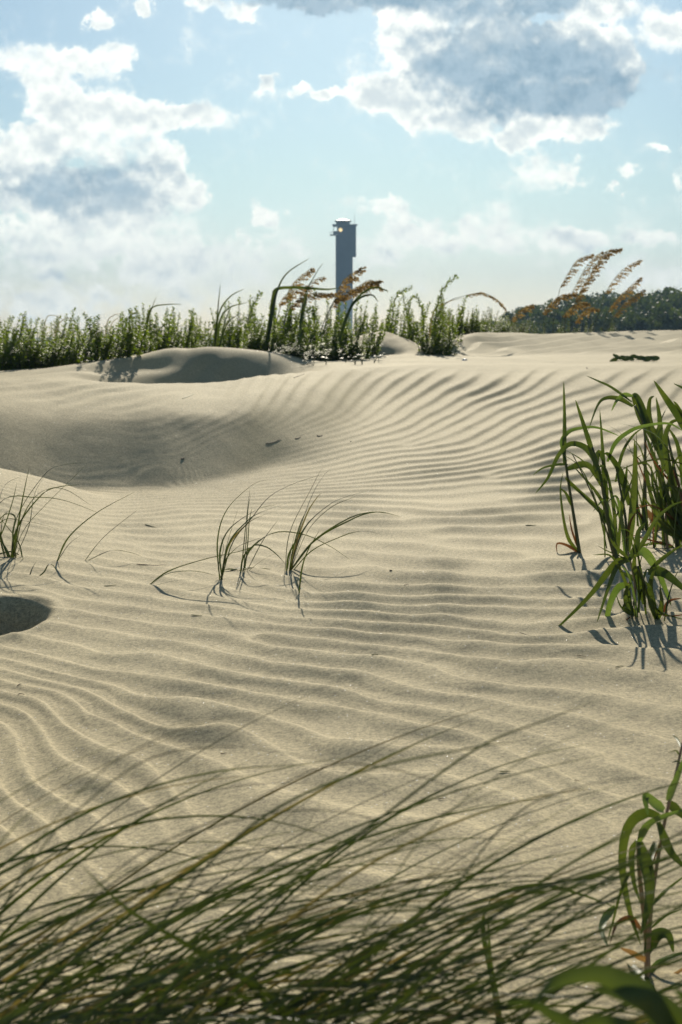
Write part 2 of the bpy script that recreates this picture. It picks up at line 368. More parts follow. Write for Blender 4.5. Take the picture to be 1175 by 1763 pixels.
def base_h(X, D):
    """X, D flat arrays -> height of the smooth dunes"""
    res = np.empty_like(X)
    for s in range(0, len(X), 60000):
        x = X[s:s + 60000]; d = D[s:s + 60000]
        c = 587.5 + F * x / np.maximum(d, 1.2) * 0.995
        kd = colinterp(KD, c); kz = colinterp(KZ, c)
        hk = np.diff(kd, axis=1); dl = np.diff(kz, axis=1) / hk
        m = np.zeros_like(kd)
        w1 = 2 * hk[:, 1:] + hk[:, :-1]; w2 = hk[:, 1:] + 2 * hk[:, :-1]
        ok = dl[:, :-1] * dl[:, 1:] > 0
        with np.errstate(divide='ignore', invalid='ignore'):
            mm = (w1 + w2) / (w1 / dl[:, :-1] + w2 / dl[:, 1:])
        m[:, 1:-1] = np.where(ok, mm, 0)
        j = np.clip((kd <= d[:, None]).sum(1) - 1, 0, kd.shape[1] - 2); r = np.arange(len(x))
        h = hk[r, j]; u = np.clip((d - kd[r, j]) / h, 0, 1)
        a, b, ga, gb = kz[r, j], kz[r, j + 1], m[r, j], m[r, j + 1]
        res[s:s + 60000] = a * (2 * u**3 - 3 * u**2 + 1) + ga * h * (u**3 - 2 * u**2 + u) + b * (-2 * u**3 + 3 * u**2) + gb * h * (u**3 - u**2)
    return res

# ripple crests traced in the photograph, each with its running number
LINES = [(-8,[(460,738),(475,719),(516,668)]),(-7,[(478,740),(512,712),(536,688),(570,658)]),(-6,[(550,712),(580,682),(601,658)]),
 (-5,[(577,712),(611,682),(642,651)]),(-4,[(618,702),(655,675),(688,644)]),(-3,[(635,705),(679,678),(706,661),(728,641)]),
 (-2,[(400,794),(458,767),(550,751),(604,736),(652,719),(676,702),(717,682),(768,648)]),(-1,[(706,709),(761,673),(800,649),(812,634)]),
 (0,[(480,790),(560,768),(650,742),(723,712),(775,682),(818,658),(860,631)]),(1,[(693,753),(740,729),(775,716),(826,688),(887,651),(911,631)]),
 (2,[(775,731),(843,695),(918,654),(955,627)]),(3,[(696,770),(775,746),(860,705),(938,661),(986,631)]),
 (4,[(618,790),(775,765),(843,736),(911,702),(976,675),(1034,651),(1054,634)]),(5,[(693,786),(802,774),(887,733),(966,699),(1047,668),(1098,634)]),
 (6,[(560,825),(775,789),(843,767),(911,736),(979,711),(1081,678),(1143,631)]),(7,[(802,795),(877,777),(966,740),(1115,695),(1175,645)]),
 (8,[(400,850),(775,809),(877,790),(966,760),(1100,716),(1175,690)]),(9.7,[(846,821),(911,804),(966,791)]),(10.5,[(300,860),(775,835),(877,818),(966,804)]),
 (11.3,[(775,845),(877,832),(966,821),(1175,780)]),(12.2,[(775,859),(877,843),(966,838)]),(13,[(829,872),(894,860),(966,850)]),
 (13.8,[(300,875),(600,885),(775,882),(877,872),(966,862),(1175,830)]),(14.7,[(775,896),(877,889),(966,879)]),
 (18.5,[(560,956),(679,965),(764,973),(866,980),(960,982),(1175,985)]),(19.5,[(560,985),(696,994),(850,1004),(960,1007)]),
 (20.5,[(560,1012),(696,1017),(798,1021),(960,1021)]),(21.5,[(560,1028),(764,1038),(960,1045),(1175,1050)]),(22.5,[(560,1048),(730,1055),(866,1060),(960,1072)]),
 (23.2,[(621,1062),(764,1072),(934,1094)]),(24,[(560,1072),(662,1079),(781,1086),(883,1100),(979,1110)]),(25,[(570,1084),(655,1098),(800,1115),(911,1123),(1013,1135),(1102,1140)]),
 (26,[(468,1094),(543,1108),(672,1125),(775,1142),(843,1155),(945,1172),(1081,1186)]),
 (27,[(187,1077),(289,1094),(400,1111),(536,1132),(672,1152),(775,1178),(860,1189),(928,1203),(1013,1223),(1175,1271)]),
 (28,[(306,1125),(400,1145),(502,1159),(604,1181),(689,1196),(775,1211),(843,1220),(911,1244),(979,1261),(1081,1291)]),
 (29,[(300,1160),(400,1176),(502,1190),(600,1215),(775,1240),(860,1268),(945,1312),(996,1343)]),
 (29.8,[(0,1118),(68,1135),(170,1166),(211,1172),(289,1190),(400,1200),(451,1210),(519,1228),(655,1238),(723,1264)]),
 (30.6,[(340,1213),(400,1227),(468,1240),(536,1268),(563,1288),(775,1295),(877,1332),(945,1356)]),
 (31.3,[(95,1176),(153,1190),(204,1217),(259,1247),(327,1262)]),(31.5,[(400,1251),(444,1271),(492,1295)]),
 (33,[(88,1196),(112,1227),(126,1247),(187,1254),(245,1281),(289,1309),(310,1333),(327,1363),(365,1410)]),(32.2,[(400,1299),(468,1339)]),
 (33.6,[(110,1250),(133,1275),(150,1290),(191,1305)]),(32.8,[(400,1360),(430,1380)]),(34.3,[(150,1320),(211,1350),(252,1377),(272,1397)]),
 (35.2,[(0,1234),(31,1251),(51,1288),(65,1339),(102,1363)]),(36.5,[(0,1356),(44,1397)]),
 (27.2,[(0,1040)]),(29.2,[(0,1100)]),(24.4,[(0,980)]),(19,[(0,900)]),(15,[(0,850)]),(25,[(300,1045)]),(23,[(300,1000)]),(19.5,[(300,950)]),(15.8,[(300,900)]),
 (41,[(0,1700)]),(38,[(300,1700)]),(36.8,[(600,1700)]),(35,[(900,1700)]),(29,[(1175,1400)]),(33.5,[(1175,1700)]),(33.2,[(700,1500)]),(-11,[(300,760)]),(-9,[(300,800)]),(-16,[(100,700)]),(-13,[(380,690)])]
pts = []; val = []
for v_, pl in LINES:
    pl = np.array(pl, float)
    if len(pl) > 1:
        seg = []
        for a, b in zip(pl[:-1], pl[1:]):
            n = max(1, int(np.linalg.norm(b - a) // 45)); seg += [a + (b - a) * i / n for i in range(n)]
        pl = np.array(seg + [pl[-1]])
    pts += pl.tolist(); val += [v_] * len(pl)
pts = np.array(pts) / 400.0; pts[:, 1] *= 2.0; val = np.array(val)
def tps(r2): return 0.5 * r2 * np.log(r2 + 1e-9)
n = len(pts); A = np.zeros((n + 3, n + 3))
A[:n, :n] = tps(((pts[:, None] - pts[None]) ** 2).sum(-1)) + np.eye(n) * 0.015
A[:n, n] = 1; A[:n, n + 1:] = pts; A[n, :n] = 1; A[n + 1:, :n] = pts.T
sol = np.linalg.solve(A, np.concatenate([val, [0, 0, 0]]))
gx = np.linspace(-500, 1700, 331); gy = np.linspace(560, 2000, 433)
GX, GY = np.meshgrid(gx, gy); q = np.stack([GX.ravel() / 400, GY.ravel() / 200], 1)
PH = np.concatenate([tps(((q_[:, None] - pts[None]) ** 2).sum(-1)) @ sol[:n] + sol[n] + q_ @ sol[n + 1:] for q_ in np.array_split(q, 12)]).reshape(GX.shape)
def bil(T, x, y):
    u = np.clip((x - gx[0]) / (gx[1] - gx[0]), 0, len(gx) - 1.001); v = np.clip((y - gy[0]) / (gy[1] - gy[0]), 0, len(gy) - 1.001)
    i = u.astype(int); j = v.astype(int); u = u - i; v = v - j
    return (T[j, i] * (1 - u) + T[j, i + 1] * u) * (1 - v) + (T[j + 1, i] * (1 - u) + T[j + 1, i + 1] * u) * v
# forks where a ripple ends: (px, py, sign)
FORK = [f_ for f_ in [(846,821,1),(560,955,-1),(655,1230,1),(330,1200,-1),(700,765,1),(505,1195,-1),(150,1130,1),(760,925,1),(900,960,-1),(440,1100,1),(1000,900,-1),(250,940,1),(690,890,-1),(860,1190,1),(1050,1060,-1),(210,1290,1),(980,790,-1)] if f_[1] < 1110]
def phase(px, py):
    ph = bil(PH, px, py)
    lo = np.clip((py - 1080) / 200, 0, 1)
    ph = ph + (0.5 - 0.34 * lo) * fbm(px / 140, py / (60 + 40 * 0), 3, 2) + 0.05 * vnoise(px / 40, py / 30, 9)
    p0 = ph
    for fx, fy, s in FORK: ph = ph + s * np.arctan2((py - fy) * 2.2, px - fx) / (2 * np.pi)
    return ph, p0
# how strong the ripples are over the picture: (px, py, strength, steep-face share)
AMP = np.array([(100,740,.0,.4),(250,760,.0,.4),(350,740,.03,.4),(430,700,.25,.4),(200,680,.10,.4),(520,700,1.15,.38),(600,690,1.15,.34),(700,680,1.1,.32),(900,700,1.0,.3),(1100,700,.8,.3),
 (560,790,.35,.32),(460,810,.2,.35),(700,770,.75,.3),(900,790,1,.3),(1100,800,1,.3),(800,860,1,.35),(1000,860,1,.35),(600,860,.6,.4),(400,860,.7,.5),(250,870,.8,.5),(120,880,.3,.5),
 (1050,925,.25,.6),(700,940,.8,.6),(500,930,.45,.6),(300,960,.25,.6),(100,960,.2,.6),(700,1020,.9,.7),(1000,1020,.9,.7),(400,1040,.45,.7),(120,1040,.3,.7),
 (700,1120,1.1,.72),(1000,1120,1,.72),(400,1120,.8,.72),(150,1110,.45,.7),(300,1200,1.1,.72),(100,1230,1.0,.72),(60,1160,.5,.7),(500,1230,1,.72),(800,1240,1,.72),(1100,1240,.75,.7),(1000,1330,.6,.7),
 (200,1330,1,.7),(50,1330,1,.7),(500,1330,.8,.7),(800,1380,.5,.7),(300,1500,.4,.7),(900,1550,.35,.7),(600,1700,.4,.7)], float)
def amp(px, py):
    sw = 0; sa = 0; ss = 0
    for ax, ay, a, s in AMP:
        wgt = np.exp(-(((px - ax) / 95) ** 2 + ((py - ay) / 48) ** 2) / 2) + 1e-6 / (1 + ((px - ax) / 200) ** 2 + ((py - ay) / 100) ** 2)
        sw = sw + wgt; sa = sa + wgt * a; ss = ss + wgt * s
    return sa / sw, ss / sw
AM = np.empty(GX.shape); AS = np.empty(GX.shape)
AM[:], AS[:] = amp(GX, GY)

ND, NX = 1250, 900
dd = np.concatenate([np.linspace(-4, 1.1, 20, endpoint=False), 1.1 * np.exp(np.linspace(0, 1, ND) * math.log(26 / 1.1)), np.linspace(26.6, 70, 60)])
ss_ = np.concatenate([-np.exp(np.linspace(math.log(9), math.log(1.02), 40)), np.linspace(-1, 1, NX), np.exp(np.linspace(math.log(1.02), math.log(9), 40))])
WD = 0.275 * np.maximum(dd, 0.9) + 0.12
XX = ss_[None, :] * WD[:, None]; DD = np.repeat(dd[:, None], len(ss_), 1)
x = XX.ravel(); d = DD.ravel()
H0 = base_h(x, d).reshape(XX.shape)
def dsm(A_, k):                                    # light smoothing along the way out, rounds the knots
    for _ in range(k):
        A_[1:-1] = 0.25 * A_[:-2] + 0.5 * A_[1:-1] + 0.25 * A_[2:]
        A_[:, 1:-1] = 0.25 * A_[:, :-2] + 0.5 * A_[:, 1:-1] + 0.25 * A_[:, 2:]
    return A_
H0 = dsm(H0, 6)
# the slip face lies a little under the sun's height, so the light only grazes it
dH = np.diff(H0, axis=0); dD_ = np.diff(dd)[:, None]; Dm = DD[1:]
lim_ = np.tan(np.radians(24.3 + 4.5 * fbm(XX[1:] * 1.5, Dm * 1.9, 47, 2))) * dD_
exc = np.maximum(0, dH - lim_) * ((Dm > 5.8) & (Dm < 9.4))
tot_e = exc.sum(0)[None, :]; H0[1:] -= np.cumsum(exc, axis=0); H0 += tot_e * np.clip((DD - 7.2) / 2.2, 0, 1)
H0 = dsm(H0, 2)
# soft swells
H0 += 0.010 * fbm(XX * 1.1 + 5, DD * 0.9, 21, 3) * np.clip((DD - 1) / 3, 0.15, 1)
H0 += 0.007 * fbm(XX * 1.6, DD * 1.6, 41, 2) * np.exp(-((DD - 7) / 0.9) ** 2) * np.clip(-XX / 0.5, 0, 1)
# mound among the shrubs, its hollow, and the scooped pit on the left
def gsn(x0, y0, rx, ry, p=2): return np.exp(-(np.abs((XX - x0) / rx) ** p + np.abs((DD - y0) / ry) ** p))
mx = P(665, 600, 16.6)[0]
H0 += 0.23 * gsn(mx - .03, 17.0, 0.40, 0.9, 2.0) + 0.10 * gsn(mx - .30, 16.9, 0.30, 0.7) + 0.07 * gsn(mx + .28, 16.7, 0.26, 0.8) - 0.07 * gsn(mx - .02, 15.95, 0.20, 0.16) + 0.035 * fbm(XX * 4, DD * 2.2, 95, 3) * gsn(mx, 16.9, 0.6, 1.2)
hp = P(2, 1082, 3.42)
rr = np.sqrt(((XX - hp[0]) / 0.108) ** 2 + ((DD - hp[1]) / 0.19) ** 2)
H0 += -0.085 / (1 + np.exp((rr - 0.85) * 9)) + 0.012 * np.exp(-((rr - 1.15) / 0.22) ** 2)
PX, PY = proj(XX, np.maximum(DD, 0.9), H0)
ph, ph0 = phase(PX, PY)
gd = np.gradient(ph0, axis=0) / np.gradient(DD, axis=0); gxx = np.gradient(ph0, axis=1) / np.gradient(XX, axis=1)
lam = 1 / np.sqrt(gd ** 2 + gxx ** 2 + 1.0)
lam = np.clip(lam, 0.03, 0.20)
def boxb(A_, k, ax):
    p_ = np.concatenate([np.repeat(A_.take([0], ax), k + 1, ax), A_, np.repeat(A_.take([-1], ax), k, ax)], ax); c_ = np.cumsum(p_, ax); n_ = A_.shape[ax]
    return (c_.take(range(2 * k + 1, 2 * k + 1 + n_), ax) - c_.take(range(0, n_), ax)) / (2 * k + 1)
for _ in range(2): lam = boxb(boxb(lam, 9, 0), 14, 1)
a_, s_ = bil(AM, PX, PY), np.clip(bil(AS, PX, PY), 0.25, 0.78)
t = ph - np.floor(ph)
u_ = np.where(t < s_, t / s_, 1 - (t - s_) / (1 - s_))
prof = (0.5 + 0.5 * np.cos(np.pi * u_)); prof = prof ** (1.25 + 0.35 * np.clip((PY - 900) / 120, 0, 1))
mod = np.clip(1 + (1.1 - 0.6 * np.clip((PY - 1000) / 120, 0, 1)) * fbm(PX / 120, PY / 45, 31, 2), 0.15, 1.6)
core = 1.0
for fx, fy, _s in FORK: core = core * (1 - 0.85 * np.exp(-(((PX - fx) / 16) ** 2 + ((PY - fy) / 8) ** 2)))
mask = core * np.clip((12.6 - DD) / 1.2, 0, 1) * np.clip((DD - 0.9) / 0.6, 0, 1)
crest_soft = np.clip((PY - 632) / 22, 0, 1)
low_ = np.clip((PY - 900) / 120, 0, 1)
RP = lam * (0.092 + 0.018 * low_) * a_ * mod * prof * mask * crest_soft
# second, finer set crossing the first
ph2 = PX / 90 * 0.35 + ph0 * 2.3 + 1.3 * fbm(PX / 60, PY / 30, 55, 2)
RP += 0.0006 * (0.5 + 0.5 * np.cos(2 * np.pi * ph2)) * np.clip((PY - 860) / 60, 0, 1) * np.clip((1500 - PY) / 300, 0, 1) * mask
# streaks on the left dune and bands on the far right dune
strk = 0.5 + 0.5 * np.cos(2 * np.pi * (XX * 2.6 - DD * 1.5 + 0.7 * fbm(XX * 1.2, DD * 1.2, 61, 2)))
RP += 0.035 * strk * np.exp(-((DD - 13) / 1.0) ** 2) * np.clip((-XX - 0.8) / 0.8, 0, 1)
RP += 0.012 * (0.5 + 0.5 * np.cos(2 * np.pi * (XX * 5 - DD * 2.2 + fbm(XX * 2, DD * 2, 63, 2)))) * np.exp(-((DD - 7.6) / 0.5) ** 2) * np.clip((-XX - 0.7) / 0.5, 0, 1)
band = (DD + 0.35 * XX + 0.45 * fbm(XX * 0.7, DD * 1.1, 71, 2)) / (0.42 + 0.05 * XX.clip(0, 5)); tb = band - np.floor(band)
pb = np.where(tb < 0.65, tb / 0.65, (1 - tb) / 0.35)
RP += 0.038 * pb * np.clip((DD - 15.9) / 0.6, 0, 1) * np.clip((22 - DD) / 1.5, 0, 1) * np.clip((XX - 1.15) / 0.5, 0, 1)
RP += 0.010 * pb * np.clip((DD - 12.8) / 0.6, 0, 1) * np.clip((16.2 - DD), 0, 1) * np.clip((XX + 0.2) / 0.5, 0, 1)
HH = H0 + RP + 0.0022 * fbm(XX * 9, DD * 7, 81, 3)
HH = np.maximum(HH, -3.4); HH[:, 0] = -3.4; HH[:, -1] = -3.4; HH[0] = -3.4
def grid_mesh(name, X, Y, Z, m):
    r, c = X.shape; me = bpy.data.meshes.new(name)
    V = np.stack([X, Y, Z], -1).astype(np.float32).ravel()
    i = np.arange(r * c).reshape(r, c)
    Q = np.stack([i[:-1, :-1], i[:-1, 1:], i[1:, 1:], i[1:, :-1]], -1).reshape(-1).astype(np.int32)
    nf = len(Q) // 4
    me.vertices.add(r * c); me.vertices.foreach_set('co', V)
    me.loops.add(nf * 4); me.loops.foreach_set('vertex_index', Q)
    me.polygons.add(nf); me.polygons.foreach_set('loop_start', np.arange(nf, dtype=np.int32) * 4)
    me.polygons.foreach_set('loop_total', np.full(nf, 4, dtype=np.int32)); me.polygons.foreach_set('use_smooth', np.ones(nf, dtype=bool))
    me.update(calc_edges=True); me.validate(); me.materials.append(m)
    o = bpy.data.objects.new(name, me); C.objects.link(o); return o
sand = grid_mesh('sand_dunes', XX, DD, HH, M['sand'])
tag(sand, kind='structure')
def gh(X, D):
    """height of the finished sand at (X, D)"""
    i = np.interp(D, dd, np.arange(len(dd))); W_ = np.interp(D, dd, WD); j = np.interp(X / W_, ss_, np.arange(len(ss_)))
    i0 = min(int(i), len(dd) - 2); j0 = min(int(j), len(ss_) - 2); u = i - i0; v = j - j0
    return (HH[i0, j0] * (1 - v) + HH[i0, j0 + 1] * v) * (1 - u) + (HH[i0 + 1, j0] * (1 - v) + HH[i0 + 1, j0 + 1] * v) * u
def hit(px, py, dmin=1.0):
    """where the ray of a photo pixel meets the sand"""
    for D in dmin * np.exp(np.linspace(0, math.log(30 / dmin), 900)):
        p = P(px, py, D)
        if p[2] <= gh(p[0], D): p[2] = gh(p[0], D); return p
    return P(px, py, 20)

# far ground: scrubby flats out to the horizon
fm = plain_mat('far_scrub', (0.10, 0.11, 0.05), (0.22, 0.19, 0.11), 0.95, 0.03)
b = MB(); k = 48
ring = lambda r, z: [(r * math.cos(a * 2 * math.pi / k), r * math.sin(a * 2 * math.pi / k), z) for a in range(k)]
b.add(ring(9000, -2.6) + [(0, 0, -2.6)], [(i, (i + 1) % k, k) for i in range(k)])
tag(b.build('ground', fm, smooth=False), kind='structure')

# ------------------------------------------------------------------ lighthouse
LD = 480.0
lc = P(593, 580, LD); ZB = -2.6
M['black_panel'] = plain_mat('black_painted_panels', (0.024, 0.038, 0.058), (0.042, 0.060, 0.088), 0.6, 0.4)
M['white_panel'] = plain_mat('white_painted_panels', (0.62, 0.63, 0.63), (0.72, 0.72, 0.70), 0.6, 0.3)
M['lantern_roof'] = plain_mat('pale_metal_roof', (0.42, 0.38, 0.27), (0.50, 0.45, 0.33), 0.5, 1.0)
m_, g_, o_ = mat('lamp_light'); e_ = g_.n('ShaderNodeEmission'); e_.inputs['Color'].default_value = (1.0, 0.74, 0.34, 1); e_.inputs['Strength'].default_value = 1.15
g_.nt.links.new(e_.outputs[0], o_.inputs[0]); M['lamp'] = m_
def zt(py): return zpy(py, LD)
sx = LD / F
def xs(px): return P(px, 450, LD)[0]
lh = empty('lighthouse', (lc[0], LD, ZB), 'tall slender tower, dark above and pale below, lit lamp near its top', 'lighthouse')
def tri(x0, x1, z, back=5.4, skew=0.0):      # three-sided shaft: flat front, blunt corner behind
    return [(x0, LD, z), (x1, LD, z), (x1 - 0.3, LD + 0.8, z), ((x0 + x1) / 2 + 0.6 + skew, LD + back, z), ((x0 + x1) / 2 - 0.6 + skew, LD + back, z), (x0 + 0.3, LD + 0.8, z)]
b = MB(); b.prism(tri(xs(578.2), xs(607.6), ZB), tri(xs(578.2), xs(607.6), zt(505))); b.build('lower_shaft', M['white_panel'], lh, False)
b = MB(); b.prism(tri(xs(578.2), xs(607.6), zt(505) + .01), tri(xs(578.2), xs(607.6), zt(405))); b.build('upper_shaft', M['black_panel'], lh, False)
b = MB()
for py in (420, 437, 455, 472, 490): b = MB(); b.box((xs(592.9), LD - 0.04, zt(py)), (xs(607.4) - xs(578.4), 0.08, 0.10)); b.build('panel_joint', M['black_panel'], lh, False)
b = MB(); b.box((xs(610.6), LD + 1.6, (zt(442) + zt(388)) / 2), (xs(613.4) - xs(607.7), 3.4, zt(388) - zt(442))); b.build('side_shaft', M['black_panel'], lh, False)
b = MB()                                       # lantern storey: corner posts, parapet and dark wall, window opening on the left
z0, z1 = zt(403.5), zt(388)
b.box((xs(597), LD + 1.8, (zt(405) + zt(387)) / 2), (xs(613.3) - xs(580.5), 4.2, zt(387) - zt(405)))
b.box((xs(577.3), LD + 1.8, (z0 + zt(398)) / 2), (xs(580.3) - xs(574.2), 4.2, zt(398) - z0))
b.box((xs(574.6), LD + 0.1, (zt(398) + z1) / 2), (0.16, 0.2, z1 - zt(398))); b.box((xs(574.6), LD + 3.6, (zt(398) + z1) / 2), (0.16, 0.2, z1 - zt(398)))
b.box((xs(577.4), LD + 0.1, zt(389.3)), (xs(580.3) - xs(574.8), 0.2, 0.55))
b.build('lantern_room', M['black_panel'], lh, False)
b = MB(); b.box((xs(594), LD + 1.8, zt(387)), (xs(615.4) - xs(572.6), 5.4, 0.28)); b.build('cornice', M['black_panel'], lh, False)
b = MB(); b.box((xs(590.8), LD + 1.8, (zt(386) + zt(381)) / 2), (xs(602.5) - xs(579.2), 3.8, zt(381) - zt(386))); b.build('cap_wall', M['black_panel'], lh, False)
def sq(x0, x1, y0, y1, z): return [(x0, y0, z), (x1, y0, z), (x1, y1, z), (x0, y1, z)]
b = MB(); b.box((xs(591), LD + 1.8, zt(380.4)), (xs(605.2) - xs(577.2), 5.4, 0.26)); e2 = zt(379.6)
b.prism(sq(xs(578.6), xs(603.8), LD - .7, LD + 4.3, e2), sq(xs(588.2), xs(593.5), LD + 1.5, LD + 2.1, zt(376))); b.build('roof', M['lantern_roof'], lh, False)
b = MB(); b.box((xs(573.4), LD + 1.6, zt(404.2)), (xs(578.4) - xs(568.4), 3.6, 0.22))
for yy_ in (0.0, 0.9, 1.8, 2.7, 3.3): b.box((xs(568.7), LD - .1 + yy_, zt(401.7)), (0.07, 0.07, zt(399.6) - zt(404)))
for q_ in (571.2, 573.8): b.box((xs(q_), LD - .1, zt(401.7)), (0.07, 0.07, zt(399.6) - zt(404)))
b.box((xs(568.7), LD + 1.55, zt(399.6)), (0.08, 3.4, 0.10)); b.box((xs(571.4), LD - .1, zt(399.6)), (xs(574) - xs(568.7), 0.08, 0.08))
b.build('balcony', M['black_panel'], lh, False)
b = MB(); c_ = P(586.6, 395.8, LD - .33)
ring_ = lambda r, y: [(c_[0] + r * math.cos(a * math.pi / 8), y, c_[2] + r * math.sin(a * math.pi / 8)) for a in range(16)]
b.prism(ring_(0.62, LD - .33), ring_(0.62, LD - .30)); b.build('lamp', M['lamp'], lh, False)
b = MB(); b.tube([(xs(610.5), LD + 2, zt(387)), (xs(610.5), LD + 2, zt(370))], 0.05, 6); b.build('antenna', M['black_panel'], lh)

# distant house on the left horizon
M['house_wall'] = plain_mat('tan_house_wall', (0.36, 0.27, 0.20), (0.42, 0.32, 0.24), 0.8, 0.5)
M['house_roof'] = plain_mat('grey_shingle_roof', (0.16, 0.12, 0.10), (0.22, 0.16, 0.14), 0.9, 1.5)
M['glass'] = plain_mat('dark_window', (0.03, 0.04, 0.05), (0.04, 0.05, 0.06), 0.15, 1.0)
HDs = 300.0; hl = P(272, 580, HDs)
ho = empty('house', (hl[0], HDs, -2.6), 'low tan house with a hipped roof on the far horizon left of the dune plants', 'house')
hw = 50 / F * HDs; x0, x1 = hl[0] - hw / 2, hl[0] + hw / 2; ze = zpy(581, HDs); zr = zpy(574.5, HDs)
b = MB(); b.box((hl[0], HDs + 3, (ze - 2.6) / 2), (hw, 6, ze + 2.6)); b.build('wall', M['house_wall'], ho, False)
b = MB(); b.prism(sq(x0 - .3, x1 + .3, HDs - .4, HDs + 6.4, ze + .003), sq(x0 + 1.3, x1 - 1.3, HDs + 2.8, HDs + 3.2, zr)); b.build('roof', M['house_roof'], ho, False)
for i in range(3):
    xw = x0 + hw * (0.2 + 0.3 * i); b = MB(); b.box((xw, HDs - .02, 0.0), (0.9, 0.06, 1.1)); b.build('window', M['glass'], ho, False)

# ------------------------------------------------------------------ trees beyond the dunes on the right
def tree_proto(i, rr_):
    o = empty('dense_tree', (0, 0, 0))
    Ht = 7.5; b = MB(); nb = 7
    top = np.array([rr_.uniform(-.3, .3), rr_.uniform(-.3, .3), Ht * .55])
    b.tube(spline([(0, 0, -.3), (0.1, 0, Ht * .25), top], 8), np.linspace(.26, .12, 8), 7)
    cl = []
    for j in range(nb):
        a = j * 2 * math.pi / nb + rr_.uniform(-.3, .3); r_ = rr_.uniform(1.2, 2.8); hz = Ht * rr_.uniform(.42, .86)
        e = np.array([r_ * math.cos(a), r_ * math.sin(a), hz]); cl.append(e)
        b.tube(spline([top * .6, (top * .5 + e * .5) + [0, 0, .2], e], 6), np.linspace(.12, .03, 6), 5)
    b.build('trunk', M['trunk'], o)
    cl += [np.array([rr_.uniform(-2.6, 2.6), rr_.uniform(-2.2, 2.2), Ht * rr_.uniform(.18, .95)]) for _ in range(26)]
    V = []; Fc = []
    for c_ in cl:
        rad = rr_.uniform(.65, 1.25)
        for _ in range(150):
            u = nrs.normal(size=3); u /= np.linalg.norm(u); p = c_ + u * rad * np.array([1.15, 1.15, .8]) * (nrs.rand() ** .25)
            s_z = rr_.uniform(.10, .26); a_x = nrs.normal(size=3) + u * 0.3; a_x /= np.linalg.norm(a_x); b_x = np.cross(a_x, nrs.normal(size=3)); b_x /= np.linalg.norm(b_x) + 1e-9
            k0 = len(V); V += [p - a_x * s_z, p - b_x * s_z * .7 + a_x * .1, p + a_x * s_z, p + b_x * s_z * .7]; Fc.append((k0, k0 + 1, k0 + 2, k0 + 3))
    b = MB(); b.add(V, Fc); b.build('crown', M['crown'], o, False)
    return o
def copy_tree(o, loc, s=1.0, rz=0.0, **k):
    c = o.copy(); C.objects.link(c); c.location = tuple(loc); c.rotation_euler = (0, 0, rz); c.scale = (s, s, s) if np.isscalar(s) else s
    for ch in o.children:
        d_ = ch.copy(); C.objects.link(d_); d_.parent = c
    tag(c, **k); return c
protos = [tree_proto(i, rnd) for i in range(4)]
TG = 'trees in the dark wood beyond the dunes'
TL = 'dense dark evergreen in the wood on the right horizon'
topy = lambda px: np.interp(px, [785, 850, 880, 905, 950, 1000, 1045, 1085, 1120, 1175, 1300, 1500], [568, 556, 545, 531, 524, 520, 508, 520, 511, 504, 498, 495])
first = True; ti = 0
spots = [(806 + i * 22 + rnd.uniform(-6, 6), rnd.uniform(150, 175)) for i in range(31)] + [(1010 + i * 34, rnd.uniform(195, 230)) for i in range(14)]
spots += [(820 + i * 30 + rnd.uniform(-6, 6), rnd.uniform(120, 135)) for i in range(20)]
for px, D in spots:
    tp = topy(px) + rnd.uniform(-4, 8) + (22 if D < 140 else 0)
    ztop = zpy(tp, D); h_ = max(1.4, ztop + 2.6); s_h = h_ / 7.3
    wsc = max(s_h, .62)
    loc = (P(px, 560, D)[0], D, -2.6); pr = protos[ti % 4]; lab = TL
    if 1035 < px < 1056 and D > 145 and D < 190: lab = TL
    if ti < 4:
        pr.location = loc; pr.scale = (wsc, wsc, s_h); pr.rotation_euler = (0, 0, rnd.uniform(0, 6)); tag(pr, lab, 'tree', TG)
    else: copy_tree(pr, loc, (wsc, wsc, s_h), rnd.uniform(0, 6), label=lab, cat='tree', group=TG)
    ti += 1
copy_tree(protos[1], (P(222, 570, 290)[0], 290, -2.6), (.45, .45, (zpy(566, 290) + 2.6) / 7.3), 1.0, label='small lone tree beside the tan house on the left horizon', cat='tree')

